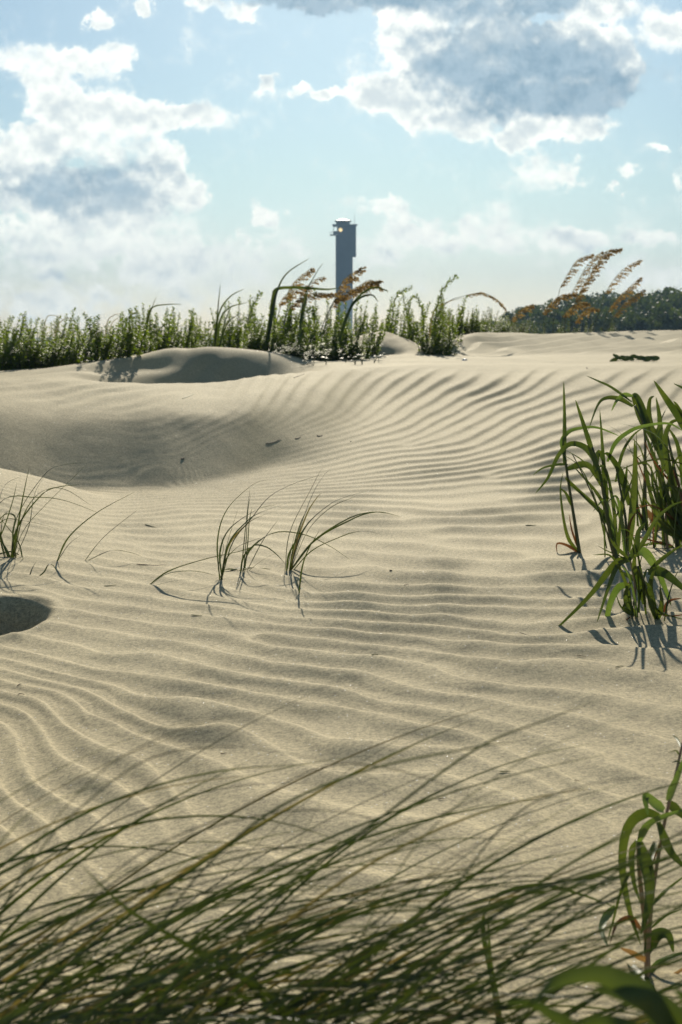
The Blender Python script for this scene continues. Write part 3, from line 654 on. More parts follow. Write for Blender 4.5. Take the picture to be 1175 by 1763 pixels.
# ------------------------------------------------------------------ marsh shrubs: upright leafy spikes
def spike(bf, bs, base, h, lean, dense=1.0, lw=0.011, ll=0.030, bend=0.15):
    n = 10; c = [np.array(base) + np.array([lean[0] * h * t + bend * lean[0] * h * t * t, lean[1] * h * t, h * t]) for t in (0, .35, .7, 1.0)]
    pl = spline(c, n); bs.tube(pl, np.linspace(.0045, .0018, n), 4)
    k = int(h / 0.018 * dense); ts = np.linspace(0.06, 1.0, k)
    Tn = np.gradient(pl, axis=0)
    V = []; Fc = []
    for i, t in enumerate(ts):
        p = np.array([np.interp(t, np.linspace(0, 1, n), pl[:, q]) for q in range(3)])
        tn = Tn[min(n - 1, int(t * (n - 1)))]; tn = tn / np.linalg.norm(tn)
        a0 = i * 1.9 + rnd.uniform(-.4, .4)
        for s_ in (0, math.pi / 1.0, math.pi / 2)[:3 if t < .8 else 2]:
            a = a0 + s_; o_ = np.array([math.cos(a), math.sin(a), 0]); up = rnd.uniform(.35, 1.0)
            dr = o_ + tn * up; dr /= np.linalg.norm(dr); sd_ = np.cross(dr, tn + nrs.normal(size=3) * .35); sd_ /= np.linalg.norm(sd_) + 1e-9
            L_ = ll * rnd.uniform(.7, 1.25) * (1.0 if t < .75 else 0.75); w_ = lw * rnd.uniform(.75, 1.2); nn = np.cross(dr, sd_)
            k0 = len(V); V += [p, p + dr * L_ * .5 + sd_ * w_ * .55, p + dr * L_ + nn * L_ * .12, p + dr * L_ * .5 - sd_ * w_ * .55, p + dr * L_ * .5 - nn * L_ * .05]
            Fc += [(k0, k0 + 1, k0 + 4), (k0 + 1, k0 + 2, k0 + 4), (k0 + 2, k0 + 3, k0 + 4), (k0 + 3, k0, k0 + 4)]
    bf.add(V, Fc)
def shrub_proto(m, seedk, lw=0.021, ll=.044, leanx=0.12):
    o = empty('leafy_shrub', (0, 0, 0)); bf = MB(); bs = MB()
    for j in range(9):
        r_ = rnd.uniform(.0, .12); a = rnd.uniform(0, 6.28)
        spike(bf, bs, (r_ * math.cos(a), r_ * math.sin(a), -.02), rnd.uniform(.18, .42) if j else .54, (leanx + rnd.uniform(-.14, .16), rnd.uniform(-.1, .1)), 1.0, lw, ll)
    bf.build('foliage', m, o, False); bs.build('stem', M['woody'], o); return o
SP = [shrub_proto(M['shrub'], i) for i in range(6)]; SY = [shrub_proto(M['shrub_y'], i, .012, .040, .05) for i in range(2)]
used = set()
SLAB = {'left': ('bushy upright shrub packed in the dense thicket along the left dune', 'thicket shrubs along the left dune'),
        'mid': ('glossy leaved shrub in the row of spikes on the middle dune ridge', 'shrubs on the middle dune ridge'),
        'right': ('green or yellow green shrub behind the rippled dune at the edge of the wood', 'yellow green shrubs by the wood'),
        'low': ('low sprawling shrub on the sand in front of the lighthouse', 'low shrubs below the lighthouse')}
def place(protos_, px, D, toppy, key, z=None, wide=1.0):
    pr = rnd.choice(protos_); X = P(px, 600, D)[0]; z = gh(X, D) if z is None else z
    toppy -= 5 if key != 'low' else 0; h_ = zpy(toppy, D) - z; s_h = max(.25, h_ / .52); s_w = (0.75 + .25 * s_h) * wide * rnd.uniform(.9, 1.15)
    lab, grp = SLAB[key]; kw = dict(label=lab, cat='shrub', group=grp); rz = rnd.uniform(-.5, .5) + (math.pi if rnd.random() < .15 else 0)
    if pr.name not in used:
        used.add(pr.name); pr.location = (X, D, z - .01); pr.scale = (s_w, s_w, s_h); pr.rotation_euler = (0, 0, rz); tag(pr, **kw); return pr
    return copy_tree(pr, (X, D, z - .01), (s_w, s_w, s_h), rz, **kw)
for i in range(78):
    px = -60 + i * 5.2 + rnd.uniform(-4, 4); D = rnd.choice([13.6, 14.4, 15.3, 16.4, 17.6]) + rnd.uniform(-.3, .3)
    if px > 230: D = rnd.uniform(15.2, 17.6)
    tp = np.interp(px, [-60, 0, 60, 130, 160, 240, 300, 345], [548, 546, 552, 552, 546, 546, 552, 552]) + 16 * vnoise(np.array([px / 17.0]), np.array([3.3]), 5)[0] * 2 + rnd.uniform(-9, 12)
    place(SP, px, D, tp, 'left')
for i in range(26):
    px = -50 + i * 12; D = np.interp(px, [0, 200, 330], [13.0, 14.2, 15.2]) + rnd.uniform(-.1, .3)
    place(SP, px, D, np.interp(px, [0, 330], [584, 574]) + rnd.uniform(-18, 6), 'left')
for i in range(52):
    px = 335 + i * 8.6 + rnd.uniform(-5, 5); D = rnd.uniform(16.6, 19.0)
    if 590 < px < 745: D = rnd.uniform(18.2, 19.6)
    tp = np.interp(px, [335, 380, 450, 520, 600, 700, 780], [546, 530, 518, 516, 520, 516, 526]) + 16 * vnoise(np.array([px / 17.0]), np.array([7.3]), 6)[0] * 2 + rnd.uniform(-10, 22)
    place(SP, px, D, tp, 'mid')
for i in range(26):
    px = 420 + i * 8.6 + rnd.uniform(-4, 4); place(SP, px, rnd.uniform(14.9, 15.9), rnd.uniform(542, 585), 'mid')
for px, tp in ((735, 560), (748, 540), (762, 552), (772, 565), (757, 575), (742, 585)):
    place(SP, px, 16.0 + rnd.uniform(-.2, .3), tp, 'mid')
for px, py, tp in ((488, 622, 596), (505, 626, 600), (522, 627, 598), (538, 622, 592), (556, 616, 590), (472, 616, 592), (574, 612, 588), (598, 610, 590)):
    pr = place(SP, px, 14.4 + (622 - py) * .04, tp, 'low', wide=1.25)
for i in range(34):
    px = 778 + i * 3.7 + rnd.uniform(-3, 3); place(SY, px, rnd.uniform(21, 23.5), np.interp(px, [782, 830, 900], [540, 538, 556]) + rnd.uniform(-7, 9), 'right')
for i in range(16):
    px = 768 + i * 7 + rnd.uniform(-3, 3); place(SP, px, rnd.uniform(20.2, 21.5), np.interp(px, [768, 880], [528, 552]) + rnd.uniform(-8, 12), 'right')
for i in range(20):
    px = 890 + i * 9 + rnd.uniform(-3, 3); place(SY, px, rnd.uniform(23, 27), rnd.uniform(556, 570), 'right')
# single tall spikes that stand out
def tall_spike(pxy, D, label, n=1):
    c = [P(a, b_, D) for a, b_ in pxy]; c[0][2] = gh(c[0][0], D) - .02
    o = empty('leafy_shrub', c[0], label, 'shrub'); bf = MB(); bs = MB()
    pl = spline(c, 14); bs.tube(pl, np.linspace(.006, .002, 14), 5)
    Ls = np.concatenate([[0], np.cumsum(np.linalg.norm(np.diff(pl, axis=0), axis=1))]); k = int(Ls[-1] / .02)
    Tn = np.gradient(pl, axis=0); V = []; Fc = []
    for i in range(k):
        s_ = Ls[-1] * (i + 1) / k; p = np.array([np.interp(s_, Ls, pl[:, q]) for q in range(3)]); tn = np.array([np.interp(s_, Ls, Tn[:, q]) for q in range(3)]); tn /= np.linalg.norm(tn)
        for j in range(3):
            a = i * 1.7 + j * 2.1; A_ = np.cross(tn, [0, 1, 0]); A_ /= np.linalg.norm(A_); B_ = np.cross(tn, A_)
            dr = A_ * math.cos(a) + B_ * math.sin(a) + tn * rnd.uniform(.4, .9); dr /= np.linalg.norm(dr); sd_ = np.cross(dr, tn + nrs.normal(size=3) * .3); sd_ /= np.linalg.norm(sd_)
            L_ = .052 * rnd.uniform(.8, 1.2); w_ = .024; k0 = len(V)
            V += [p, p + dr * L_ * .5 + sd_ * w_ * .55, p + dr * L_, p + dr * L_ * .5 - sd_ * w_ * .55]; Fc.append((k0, k0 + 1, k0 + 2, k0 + 3))
    bf.add(V, Fc); bf.build('foliage', M['shrub'], o, False); bs.build('stem', M['woody'], o); return o
tall_spike([(748, 600), (750, 545), (762, 500), (785, 476)], 16.2, 'tallest leaning leafy spike, curving right at the right end of the ridge shrubs')
tall_spike([(672, 600), (676, 545), (684, 508), (708, 495)], 17.9, 'leafy spike just right of the lighthouse with its tip bent over to the right')
tall_spike([(415, 610), (425, 560), (437, 525), (449, 505)], 16.0, 'tall leafy spike leaning right, left of the big bent reed')
tall_spike([(705, 600), (706, 550), (704, 520), (712, 512)], 18, 'thin leafy spike between the two tall leaning spikes')
tall_spike([(205, 612), (213, 575), (219, 552), (228, 538)], 15.0, 'leafy spike with leaning tip rising from the left thicket')
tall_spike([(322, 606), (325, 580), (333, 552)], 15.2, 'short leaning leafy spike at the right end of the left thicket')
tall_spike([(286, 612), (290, 575), (294, 545)], 15.2, 'straight leafy spike in front of the distant house')
tall_spike([(540, 616), (543, 560), (538, 530), (520, 540)], 15.4, 'leafy stem arching left over the low shrubs')
tall_spike([(728, 600), (730, 550), (722, 520), (716, 510)], 17, 'leafy spike leaning slightly left of the tallest one')

# ------------------------------------------------------------------ traced grasses
def tr(pxs, D0, D1=None, base_ground=False):
    D1 = D0 if D1 is None else D1; n_ = len(pxs)
    return [P(a, b_, D0 + (D1 - D0) * i / max(1, n_ - 1)) for i, (a, b_) in enumerate(pxs)]
def blade(parent, pxs, D0, D1, wpx, m='blade', name='blade', side=None, n=22, fold=.25, twist=None, taper=None, sink=True, mb=None):
    c = tr(pxs, D0, D1)
    if sink:
        g0 = gh(c[0][0], c[0][1]); c[0][2] = min(c[0][2], g0 - .004) if c[0][2] - g0 < .05 else c[0][2]
    wid = wpx / F * (D0 + D1) / 2
    side = np.array([rnd.uniform(.5, 1), rnd.uniform(-.6, .6), rnd.uniform(-.3, .9)]) if side is None else side
    b = MB() if mb is None else mb
    b.ribbon(spline(c, n), wid, side, fold, taper, rnd.uniform(-.7, .7) if twist is None else twist)
    if mb is None: return b.build(name, M[m], parent)
def stalk(parent, pxs, D0, D1, wpx, m='stalk', name='stem', n=14, taper=.5):
    c = tr(pxs, D0, D1); g0 = gh(c[0][0], c[0][1])
    if c[0][2] - g0 < .05: c[0][2] = g0 - .01
    r_ = wpx / F * (D0 + D1) / 4
    b = MB(); b.tube(spline(c, n), np.linspace(r_, r_ * taper, n), 7); return b.build(name, M[m], parent)
def clump(name, px, py, label, cat, group=None):
    p = hit(px, py); return empty(name, p, label, cat, group), p[1]

# middle clumps of thin bent blades
CG = 'thin grass tufts on the open sand'
def tuft(px, py, label, blades, extra=0):
    o, D = clump('grass_tuft', px, py, label, 'grass tuft', CG)
    for bl, wd in blades:
        dz = rnd.uniform(-.10, .14)
        blade(o, bl, D, D + dz, wd * 1.08, side=np.array([rnd.uniform(.3, 1), rnd.uniform(-1, 1), rnd.uniform(0, .8)]))
    for k_ in range(extra):
        bl, wd = rnd.choice(blades); f_ = rnd.uniform(.5, .95); ox, oy = rnd.uniform(-5, 6), rnd.uniform(-1, 3); bx, by = bl[0]
        nb = [(bx + ox + (a - bx) * f_ * (1 + .1 * ox), by + oy + (b_ - by) * f_) for a, b_ in bl]
        blade(o, nb, D, D + rnd.uniform(-.15, .15), wd * 1.1, 'blade' if rnd.random() < .8 else 'blade_dry', side=np.array([rnd.uniform(.3, 1), rnd.uniform(-1, 1), rnd.uniform(0, .8)]))
    return o
tuft(380, 999, 'left of the three thin tufts in the middle, four long blades arching right', [
 ([(379,1000),(375,932),(391,878),(435,835),(464,825)],3.2),([(380,1000),(391,939),(411,874)],2.4),([(381,999),(394,936),(425,898),(452,881),(517,859)],3.2),
 ([(381,1000),(400,935),(431,895),(462,857),(500,835),(544,820),(570,812)],3.4),([(382,1000),(376,975),(385,945),(380,920)],2)], 3)
tuft(420, 985, 'middle thin tuft with one blade looping over to the right', [
 ([(416,985),(423,912),(431,840)],3),([(419,985),(424,930),(427,880),(432,850)],2.6),([(418,985),(431,946),(472,917),(523,920),(568,940),(606,966)],3.2),
 ([(424,985),(452,932),(479,895)],3.0),([(426,984),(450,966),(482,949)],1.6),([(381,990),(418,977),(489,983),(540,994)],3),([(398,1000),(432,990),(500,1004),(560,1003)],2.4)], 4)
tuft(498, 984, 'right thin tuft of long blades fanning out to the right', [
 ([(491,984),(500,915),(537,840),(547,820),(555,806)],3.4),([(500,985),(513,922),(537,854),(557,820),(570,806)],3),([(498,985),(523,912),(564,871),(600,854),(652,842)],3.2),
 ([(500,985),(530,915),(570,874),(612,855)],3),([(499,985),(544,929),(600,897),(632,884),(660,882),(691,890)],3.2),([(498,985),(540,932),(600,893),(640,882),(668,884)],3),([(494,985),(503,940),(512,900)],2.4)], 5)
tuft(515, 1022, 'single short blade standing in front of the right thin tuft', [([(515,1024),(520,980),(530,949),(551,912)],3),([(516,1022),(512,1000),(522,975)],1.8)])
tuft(256, 1006, 'low blades lying nearly flat left of the middle tufts', [
 ([(256,1006),(292,983),(353,963),(418,948),(445,935)],3.6),([(258,1006),(290,987),(336,983),(377,992)],3.2),([(262,1007),(300,1000),(340,997)],1.8)])
tuft(20, 962, 'largest thin tuft at the left edge with blades arching right', [
 ([(22,964),(36,877),(50,806)],3.2),([(18,964),(30,889),(77,817),(110,800),(149,796)],3),([(22,964),(40,915),(71,877),(149,800)],3.4),([(24,964),(40,890),(70,848),(110,842),(160,872)],2.6),
 ([(-60,972),(0,865),(60,856),(113,862),(185,889)],3),([(-50,975),(0,901),(36,896),(101,910)],2.6),([(12,964),(-4,905),(6,840),(40,818)],3),([(28,964),(22,920),(26,890),(10,885),(-5,900)],4),
 ([(16,964),(4,930),(-8,890),(-20,850)],3),([(20,964),(8,940),(-8,925)],3.4),([(25,964),(50,905),(60,850),(82,812)],2.6),([(-30,968),(0,925),(20,870),(30,830)],2.6),([(-20,960),(20,950),(46,966)],3.6),([(40,966),(30,930),(-10,880)],2.4)], 5)
tuft(98, 967, 'pair of blades leaning right beside the left edge tuft', [([(98,968),(119,925),(167,883),(232,847)],3.4),([(98,968),(119,937),(143,919)],2.8)])
tuft(146, 966, 'single blade leaning right with a thin one lying beside it', [([(146,966),(179,925),(238,877)],3.4),([(148,966),(190,948),(220,950),(246,958)],2)])
tuft(52, 992, 'tiny curled sprigs at the foot of the left edge tuft', [([(50,995),(56,978),(64,964)],2.4),([(62,996),(76,985),(84,972),(94,976),(104,1000)],2.4)])

# broad-leaved grass on the right
BG = 'broad leaved grass plants at the right'
def broad(name, px, py, label, stems, leaves, spread=.10, twistk=.5):
    o, D = clump(name, px, py, label, 'grass plant', BG)
    for s_, wd, m_ in stems: stalk(o, s_, D + rnd.uniform(-.02, .02), D + rnd.uniform(-.02, .04), wd, m_)
    for l_, wd, m_ in leaves:
        sd_ = '%.3f' % rnd.uniform(-.75, .75)
        blade(o, l_, D + rnd.uniform(-.03, .03), D + rnd.uniform(-spread, spread), wd * 1.0, m_, 'leaf', sd_, 26, .30, rnd.uniform(-twistk, twistk), sink=False,
              taper=lambda t: np.minimum(1, .42 + 2.6 * t) * np.clip(1 - t, 0, 1) ** .55 * 1.15)
    return o
broad('broadleaf_grass', 999, 952, 'slim broad leaved stem standing alone at the left of the right plants', 
 [([(999,955),(992,912),(986,874),(975,802),(972,765)],7,'stalk')],
 [([(972,800),(973,729),(971,656)],9,'broad'),([(975,795),(968,762),(978,745),(995,738),(1028,736),(1068,751)],8,'broad_pale'),
  ([(997,950),(981,929),(972,896),(966,845),(970,812)],9,'broad'),([(975,822),(990,838),(1024,867),(1053,892)],9,'broad'),([(976,808),(1006,800),(1024,812),(1042,842)],13,'broad'),
  ([(998,952),(977,938),(959,936),(960,958)],8,'brown'),([(998,950),(985,915),(980,885)],6,'brown'),([(978,800),(960,800),(935,806),(918,818)],5,'broad'),([(984,870),(975,850),(964,840)],6,'broad')])
broad('broadleaf_grass', 1066, 965, 'tall broad leaved plant with long arching leaves in the middle of the right plants',
 [([(1066,968),(1053,929),(1043,870),(1032,809),(1020,770)],8,'stalk'),([(1080,968),(1078,900),(1070,850),(1060,800)],6,'stalk'),([(1060,968),(1040,900),(1010,830),(985,780)],3.5,'stalk')],
 [([(1024,790),(1012,752),(1000,715),(991,688)],9,'broad'),([(1034,815),(1020,785),(1004,768),(980,765),(960,787),(944,822),(922,850)],11,'broad'),
  ([(1046,880),(1042,830),(1039,787),(1033,705)],10,'broad'),([(1036,830),(1026,800),(1032,778),(1040,800)],12,'broad'),
  ([(1082,952),(1088,880),(1093,815),(1093,756)],15,'broad'),([(1084,870),(1070,815),(1050,784),(1040,780)],13,'broad'),([(1046,795),(1060,762),(1085,742),(1111,733),(1151,729),(1176,742)],8,'broad_pale'),
  ([(1060,830),(1072,780),(1090,750),(1111,734)],6,'broad'),([(1070,900),(1072,860),(1078,820),(1080,800)],8,'broad'),([(1050,860),(1010,800),(975,775)],4,'broad'),([(1046,880),(1025,845),(985,800)],7,'broad'),
  ([(1060,930),(1040,890),(1005,855),(985,835)],9,'broad'),([(1078,940),(1085,900),(1097,880)],6,'brown'),([(1075,960),(1050,950),(1030,940)],4,'broad'),([(1056,900),(1080,850),(1096,800)],4,'broad')])
broad('broadleaf_grass', 1113, 912, 'tallest right plant with a thick bent over top leaf',
 [([(1114,914),(1111,850),(1111,802),(1110,740),(1094,698)],7,'stalk'),([(1138,935),(1134,880),(1128,850)],6,'stalk')],
 [([(1150,815),(1130,758),(1106,722),(1094,690),(1090,680)],20,'broad'),([(1090,700),(1068,688),(1045,686),(1030,698),(1013,742)],11,'broad'),([(1090,682),(1074,680),(1062,690),(1053,708)],8,'broad_pale'),
  ([(1088,692),(1053,667),(1030,656),(1010,647)],5,'broad'),([(1112,735),(1106,705),(1096,682),(1088,680)],14,'broad'),([(1133,775),(1120,720),(1120,690),(1127,682)],14,'broad'),([(1138,775),(1136,720),(1130,684)],10,'broad'),
  ([(1120,770),(1140,720),(1150,700)],5,'broad'),([(1118,905),(1126,870),(1100,800),(1098,788),(1108,782)],4,'brown'),([(1133,932),(1128,905),(1117,885),(1100,868)],18,'tan'),([(1116,910),(1108,895),(1098,880)],9,'brown')], .12)
broad('broadleaf_grass', 1166, 945, 'dense cluster of wide leaves against the right edge',
 [([(1168,948),(1160,890),(1148,850),(1135,800)],9,'stalk'),([(1190,950),(1180,880),(1160,800),(1150,750)],7,'stalk'),([(1150,945),(1146,900),(1150,860)],5,'pink_stalk')],
 [([(1166,935),(1150,860),(1130,794),(1108,735)],20,'broad'),([(1178,890),(1155,815),(1146,760),(1156,728),(1180,722)],12,'broad'),([(1195,760),(1172,720),(1150,690),(1126,655)],17,'broad'),
  ([(1172,928),(1140,903),(1121,850),(1110,805)],12,'broad'),([(1180,935),(1165,870),(1150,800),(1140,740)],14,'broad'),([(1190,860),(1175,800),(1165,760),(1150,735)],10,'broad'),
  ([(1175,935),(1150,860),(1160,800),(1185,770)],7,'broad'),([(1165,920),(1120,870),(1105,850)],6,'broad'),([(1185,940),(1160,900),(1135,860),(1120,835)],11,'broad'),([(1195,680),(1180,670),(1160,660)],6,'broad'),
  ([(1150,920),(1125,840),(1122,800)],7,'broad'),([(1170,930),(1180,860),(1170,800)],14,'broad'),([(1160,940),(1120,930),(1085,920)],4,'brown'),([(1170,950),(1140,935),(1112,938),(1090,945)],7,'broad'),
  ([(1176,910),(1140,850),(1100,790),(1075,770)],4,'blade'),([(1180,800),(1140,790),(1090,800),(1060,815)],4,'blade'),([(1180,860),(1130,800),(1110,760)],5,'brown'),([(1185,850),(1150,836),(1110,850)],5,'broad'),
  ([(1190,740),(1168,700),(1160,690)],8,'broad'),([(1170,905),(1150,885),(1120,870),(1085,880)],4,'brown'),([(1190,900),(1160,870),(1140,820),(1150,790)],6,'broad')], .18)
broad('broadleaf_grass', 1097, 1064, 'low nearest right plant with wide drooping leaves and a long shadow',
 [([(1097,1067),(1094,1035),(1093,1001),(1082,950)],6,'pink_stalk'),([(1135,1078),(1124,1045),(1112,1010),(1098,975)],8,'stalk'),([(1090,1064),(1086,1030),(1084,1000)],4,'stalk')],
 [([(1086,962),(1057,972),(1013,1027),(944,1096)],16,'broad'),([(1078,964),(1062,975),(1048,1010),(1028,1072)],11,'broad'),([(1086,1008),(1066,1010),(1050,1040),(1042,1090),(1038,1136)],14,'broad_pale'),
  ([(1085,958),(1108,950),(1128,975),(1142,1005),(1156,1043)],17,'broad_pale'),([(1090,960),(1110,930),(1130,895),(1155,872),(1180,862)],8,'broad'),([(1116,985),(1140,985),(1165,1003),(1195,1030)],18,'broad'),
  ([(1128,1045),(1112,1010),(1090,995),(1066,984)],15,'broad'),([(1132,1070),(1122,1030),(1122,1000),(1130,975)],15,'broad'),([(1110,1040),(1100,1000),(1092,975),(1095,950)],14,'broad'),([(1120,980),(1150,955),(1180,936)],8,'broad'),
  ([(1097,1062),(1080,1040),(1078,1020),(1088,1002)],12,'broad'),([(1092,1060),(1074,1048),(1080,1030)],11,'broad'),([(1130,1072),(1138,1040),(1136,1010)],14,'broad'),([(1084,965),(1096,940),(1100,915),(1112,900)],12,'broad'),
  ([(1124,1040),(1140,1055),(1162,1062),(1190,1070)],6,'broad'),([(1148,1068),(1147,1045),(1155,1034),(1174,1030)],8,'brown'),([(1086,1062),(1061,1078),(1024,1092),(963,1099)],4,'brown'),([(1120,1046),(1150,1060),(1190,1056)],4,'brown'),
  ([(1080,960),(1060,940),(1050,925)],7,'broad'),([(1112,1070),(1090,1062),(1070,1045),(1060,1020)],5,'broad')], .12)

def filler(o, D, n_, x0, x1, ybase, ytop):
    for _ in range(n_):
        bx = rnd.uniform(x0, x1); by = ybase + rnd.uniform(-12, 12); ln = rnd.uniform(.45, 1.0) * (ybase - ytop); k_ = rnd.uniform(-.55, .35); dr_ = rnd.uniform(-.1, .55)
        pl_ = [(bx, by), (bx + k_ * ln * .25, by - ln * .45), (bx + k_ * ln * .7, by - ln * (.85 - .2 * dr_)), (bx + k_ * ln * 1.3 - 10 * dr_, by - ln * (1 - .75 * dr_))]
        blade(o, pl_, D + rnd.uniform(-.05, .05), D + rnd.uniform(-.14, .14), rnd.uniform(3, 8), 'broad' if rnd.random() < .85 else ('brown' if rnd.random() < .3 else 'broad_pale'), 'leaf', '%.3f' % rnd.uniform(-1.1, 1.1), 22, .3, rnd.uniform(-.9, .9), sink=False)
o_r = [o for o in C.objects if o.get('group') == BG]
filler(o_r[1], o_r[1].location[1], 8, 1040, 1085, 955, 740); filler(o_r[2], o_r[2].location[1], 7, 1095, 1140, 915, 700)
filler(o_r[3], o_r[3].location[1], 17, 1120, 1215, 945, 690); filler(o_r[4], o_r[4].location[1], 9, 1080, 1150, 1062, 890)
# plant at the lower right
broad('broadleaf_grass', 1115, 1690, 'nearest plant at the lower right with a pink stem and folded leaves',
 [([(1116,1692),(1113,1607),(1103,1520),(1098,1447)],13,'pink_stalk'),([(1113,1690),(1122,1560),(1140,1440),(1160,1350),(1178,1270)],9,'pink_stalk')],
 [([(1136,1404),(1112,1398),(1088,1412),(1074,1444),(1071,1500),(1084,1570),(1104,1628)],24,'broad'),([(1150,1380),(1165,1345),(1185,1290)],18,'broad_pale'),([(1144,1396),(1128,1384),(1112,1372),(1116,1404)],20,'broad_pale'),
  ([(1100,1450),(1112,1424),(1135,1408),(1185,1392)],15,'broad_pale'),([(1102,1450),(1116,1500),(1118,1550),(1104,1610)],24,'broad'),([(1134,1416),(1150,1457),(1166,1480),(1190,1500)],17,'broad'),
  ([(1092,1492),(1072,1527),(1056,1585),(1045,1625)],6,'broad'),([(1060,1560),(1042,1580),(1036,1602),(1048,1632)],15,'broad_pale'),([(1104,1600),(1085,1580),(1062,1590),(1050,1625)],13,'brown'),
  ([(1128,1450),(1120,1480),(1122,1510)],12,'broad'),([(1140,1445),(1126,1480),(1120,1500)],3,'brown'),([(1098,1446),(1088,1470),(1092,1520),(1106,1560)],12,'broad'),
  ([(1114,1640),(1130,1612),(1150,1610),(1160,1640)],26,'broad'),([(1116,1655),(1090,1640),(1068,1632)],14,'tan'),([(1118,1680),(1140,1655),(1190,1636)],16,'broad_pale'),([(1116,1690),(1090,1665),(1074,1650)],18,'broad'),
  ([(1150,1380),(1172,1400),(1200,1420)],18,'broad'),([(1120,1560),(1150,1530),(1190,1500)],8,'broad'),([(1118,1600),(1150,1575),(1190,1560)],6,'broad'),([(1170,1300),(1164,1292),(1150,1297)],4,'broad'),([(1172,1285),(1166,1272),(1158,1266)],5,'broad'),([(1172,1315),(1166,1311),(1157,1313)],5,'broad'),
  ([(1118,1692),(1140,1690),(1190,1660)],12,'tan'),([(1116,1690),(1135,1720),(1160,1760)],14,'broad'),([(1110,1690),(1080,1710),(1050,1760)],10,'broad')], .10)

# ------------------------------------------------------------------ foreground: out-of-focus dune grass
FGp = 'foreground dune grass tussocks'
def arc(base, L, th0, th1, yaw, n=9, pw=1.0):
    p = np.array(base, float); out_ = [p.copy()]
    for i in range(n):
        th = th0 + (th1 - th0) * ((i + .5) / n) ** pw
        p = p + L / n * np.array([math.cos(th) * math.cos(yaw), math.cos(th) * math.sin(yaw), math.sin(th)]); out_.append(p.copy())
    return out_
def fg_blade(o, c, wid, m='blade', n=26):
    b = MB(); sd_ = np.array([rnd.uniform(-.3, .6), rnd.uniform(.2, 1), rnd.uniform(.2, 1)])
    b.ribbon(spline(c, n), wid, sd_, .3, None, rnd.uniform(-1.2, 1.2)); return b.build('blade', M[m], o)
TUS = [(-620, 1.05, 95, ''), (-400, 1.25, 100, ''), (-220, 1.05, 100, ''), (-20, 1.2, 95, ''), (230, 1.1, 55, ''), (560, 1.1, 24, '')]
TLAB = ['blurred foreground grass rooted farthest beyond the left edge, only its long tips in view', 'blurred foreground grass filling the left edge of the lower corner', 'thickest dark blurred grass sweeping right from the lower left corner',
        'blurred foreground grass between the lower left corner and the bottom centre', 'blurred foreground grass rising through the bottom centre', 'few thin blurred blades right of the bottom centre']
tus = []
for (px, D, nb, _), lb in zip(TUS, TLAB):
    D *= .85
    X = (px - 587.5) / F * D; o = empty('dune_grass', (X, D, 0.0), lb, 'grass tussock', FGp); tus.append(o)
    for j in range(nb):
        bx = X + rnd.gauss(0, .05); by = D + rnd.gauss(0, .05); th0 = R(rnd.uniform(56, 84)); L = rnd.uniform(.40, .67)
        th1 = R(rnd.uniform(-35, 12)) if rnd.random() < .8 else R(rnd.uniform(5, 25))
        if rnd.random() < .28: L = rnd.uniform(.52, .75); th0 = R(rnd.uniform(40, 56)); th1 = R(rnd.uniform(-5, 16))
        fg_blade(o, arc((bx, by, gh(bx, by) - .01), L, th0, th1, rnd.uniform(-.45, .35), pw=rnd.uniform(.7, 1.2)), rnd.uniform(.0020, .0046), 'blade' if rnd.random() < .86 else 'blade_dry')
HERO = [(0, [(-110,2100),(-40,1700),(40,1500),(100,1405),(200,1310),(330,1250),(450,1228),(640,1222)],.95,7),(0,[(-100,2100),(-20,1640),(60,1480),(130,1400),(250,1310),(380,1286),(500,1298),(620,1330),(790,1420)],.98,7),
 (0,[(-200,2100),(-80,1600),(20,1430),(120,1370),(300,1310)],.9,6),(1,[(40,2200),(170,1800),(300,1560),(450,1410),(620,1330),(800,1290),(900,1275)],1.0,8),(2,[(100,2200),(250,1763),(450,1560),(640,1420),(820,1290),(940,1240),(1030,1205)],1.0,8),
 (3,[(420,2200),(560,1763),(640,1580),(740,1430),(900,1310),(1060,1240),(1190,1200)],.98,9),(4,[(480,2200),(600,1763),(760,1560),(880,1410),(1000,1355),(1175,1330)],1.0,8),(4,[(500,2200),(650,1763),(800,1620),(960,1500),(1120,1420),(1200,1395)],1.05,8),
 (4,[(520,2200),(700,1763),(900,1600),(1050,1520),(1200,1450)],1.0,7),(2,[(150,2200),(330,1763),(420,1600),(520,1440),(600,1270)],1.05,5),(1,[(-60,2200),(60,1700),(200,1500),(400,1400),(560,1320),(700,1330),(860,1390)],1.0,7),
 (1,[(0,2200),(100,1650),(260,1480),(420,1410),(600,1400),(780,1470),(840,1500)],1.02,7),(2,[(200,2200),(300,1763),(480,1600),(700,1560),(900,1600)],1.0,6),(3,[(420,2200),(520,1763),(700,1540),(850,1440),(1000,1400)],1.0,6),
 (2,[(170,2200),(260,1763),(420,1620),(620,1575),(800,1560),(880,1530)],1.0,8),(5,[(820,2200),(880,1763),(1000,1640),(1175,1560)],1.1,6),(5,[(780,2200),(900,1763),(1000,1690),(1175,1640)],1.15,7)]
for k_, pl_, D, wd in HERO:
    D *= .85
    fg_blade(tus[k_], [P(a, b_, D + .04 * i / len(pl_)) for i, (a, b_) in enumerate(pl_)], wd / F * D * 1.0, 'blade', 34)
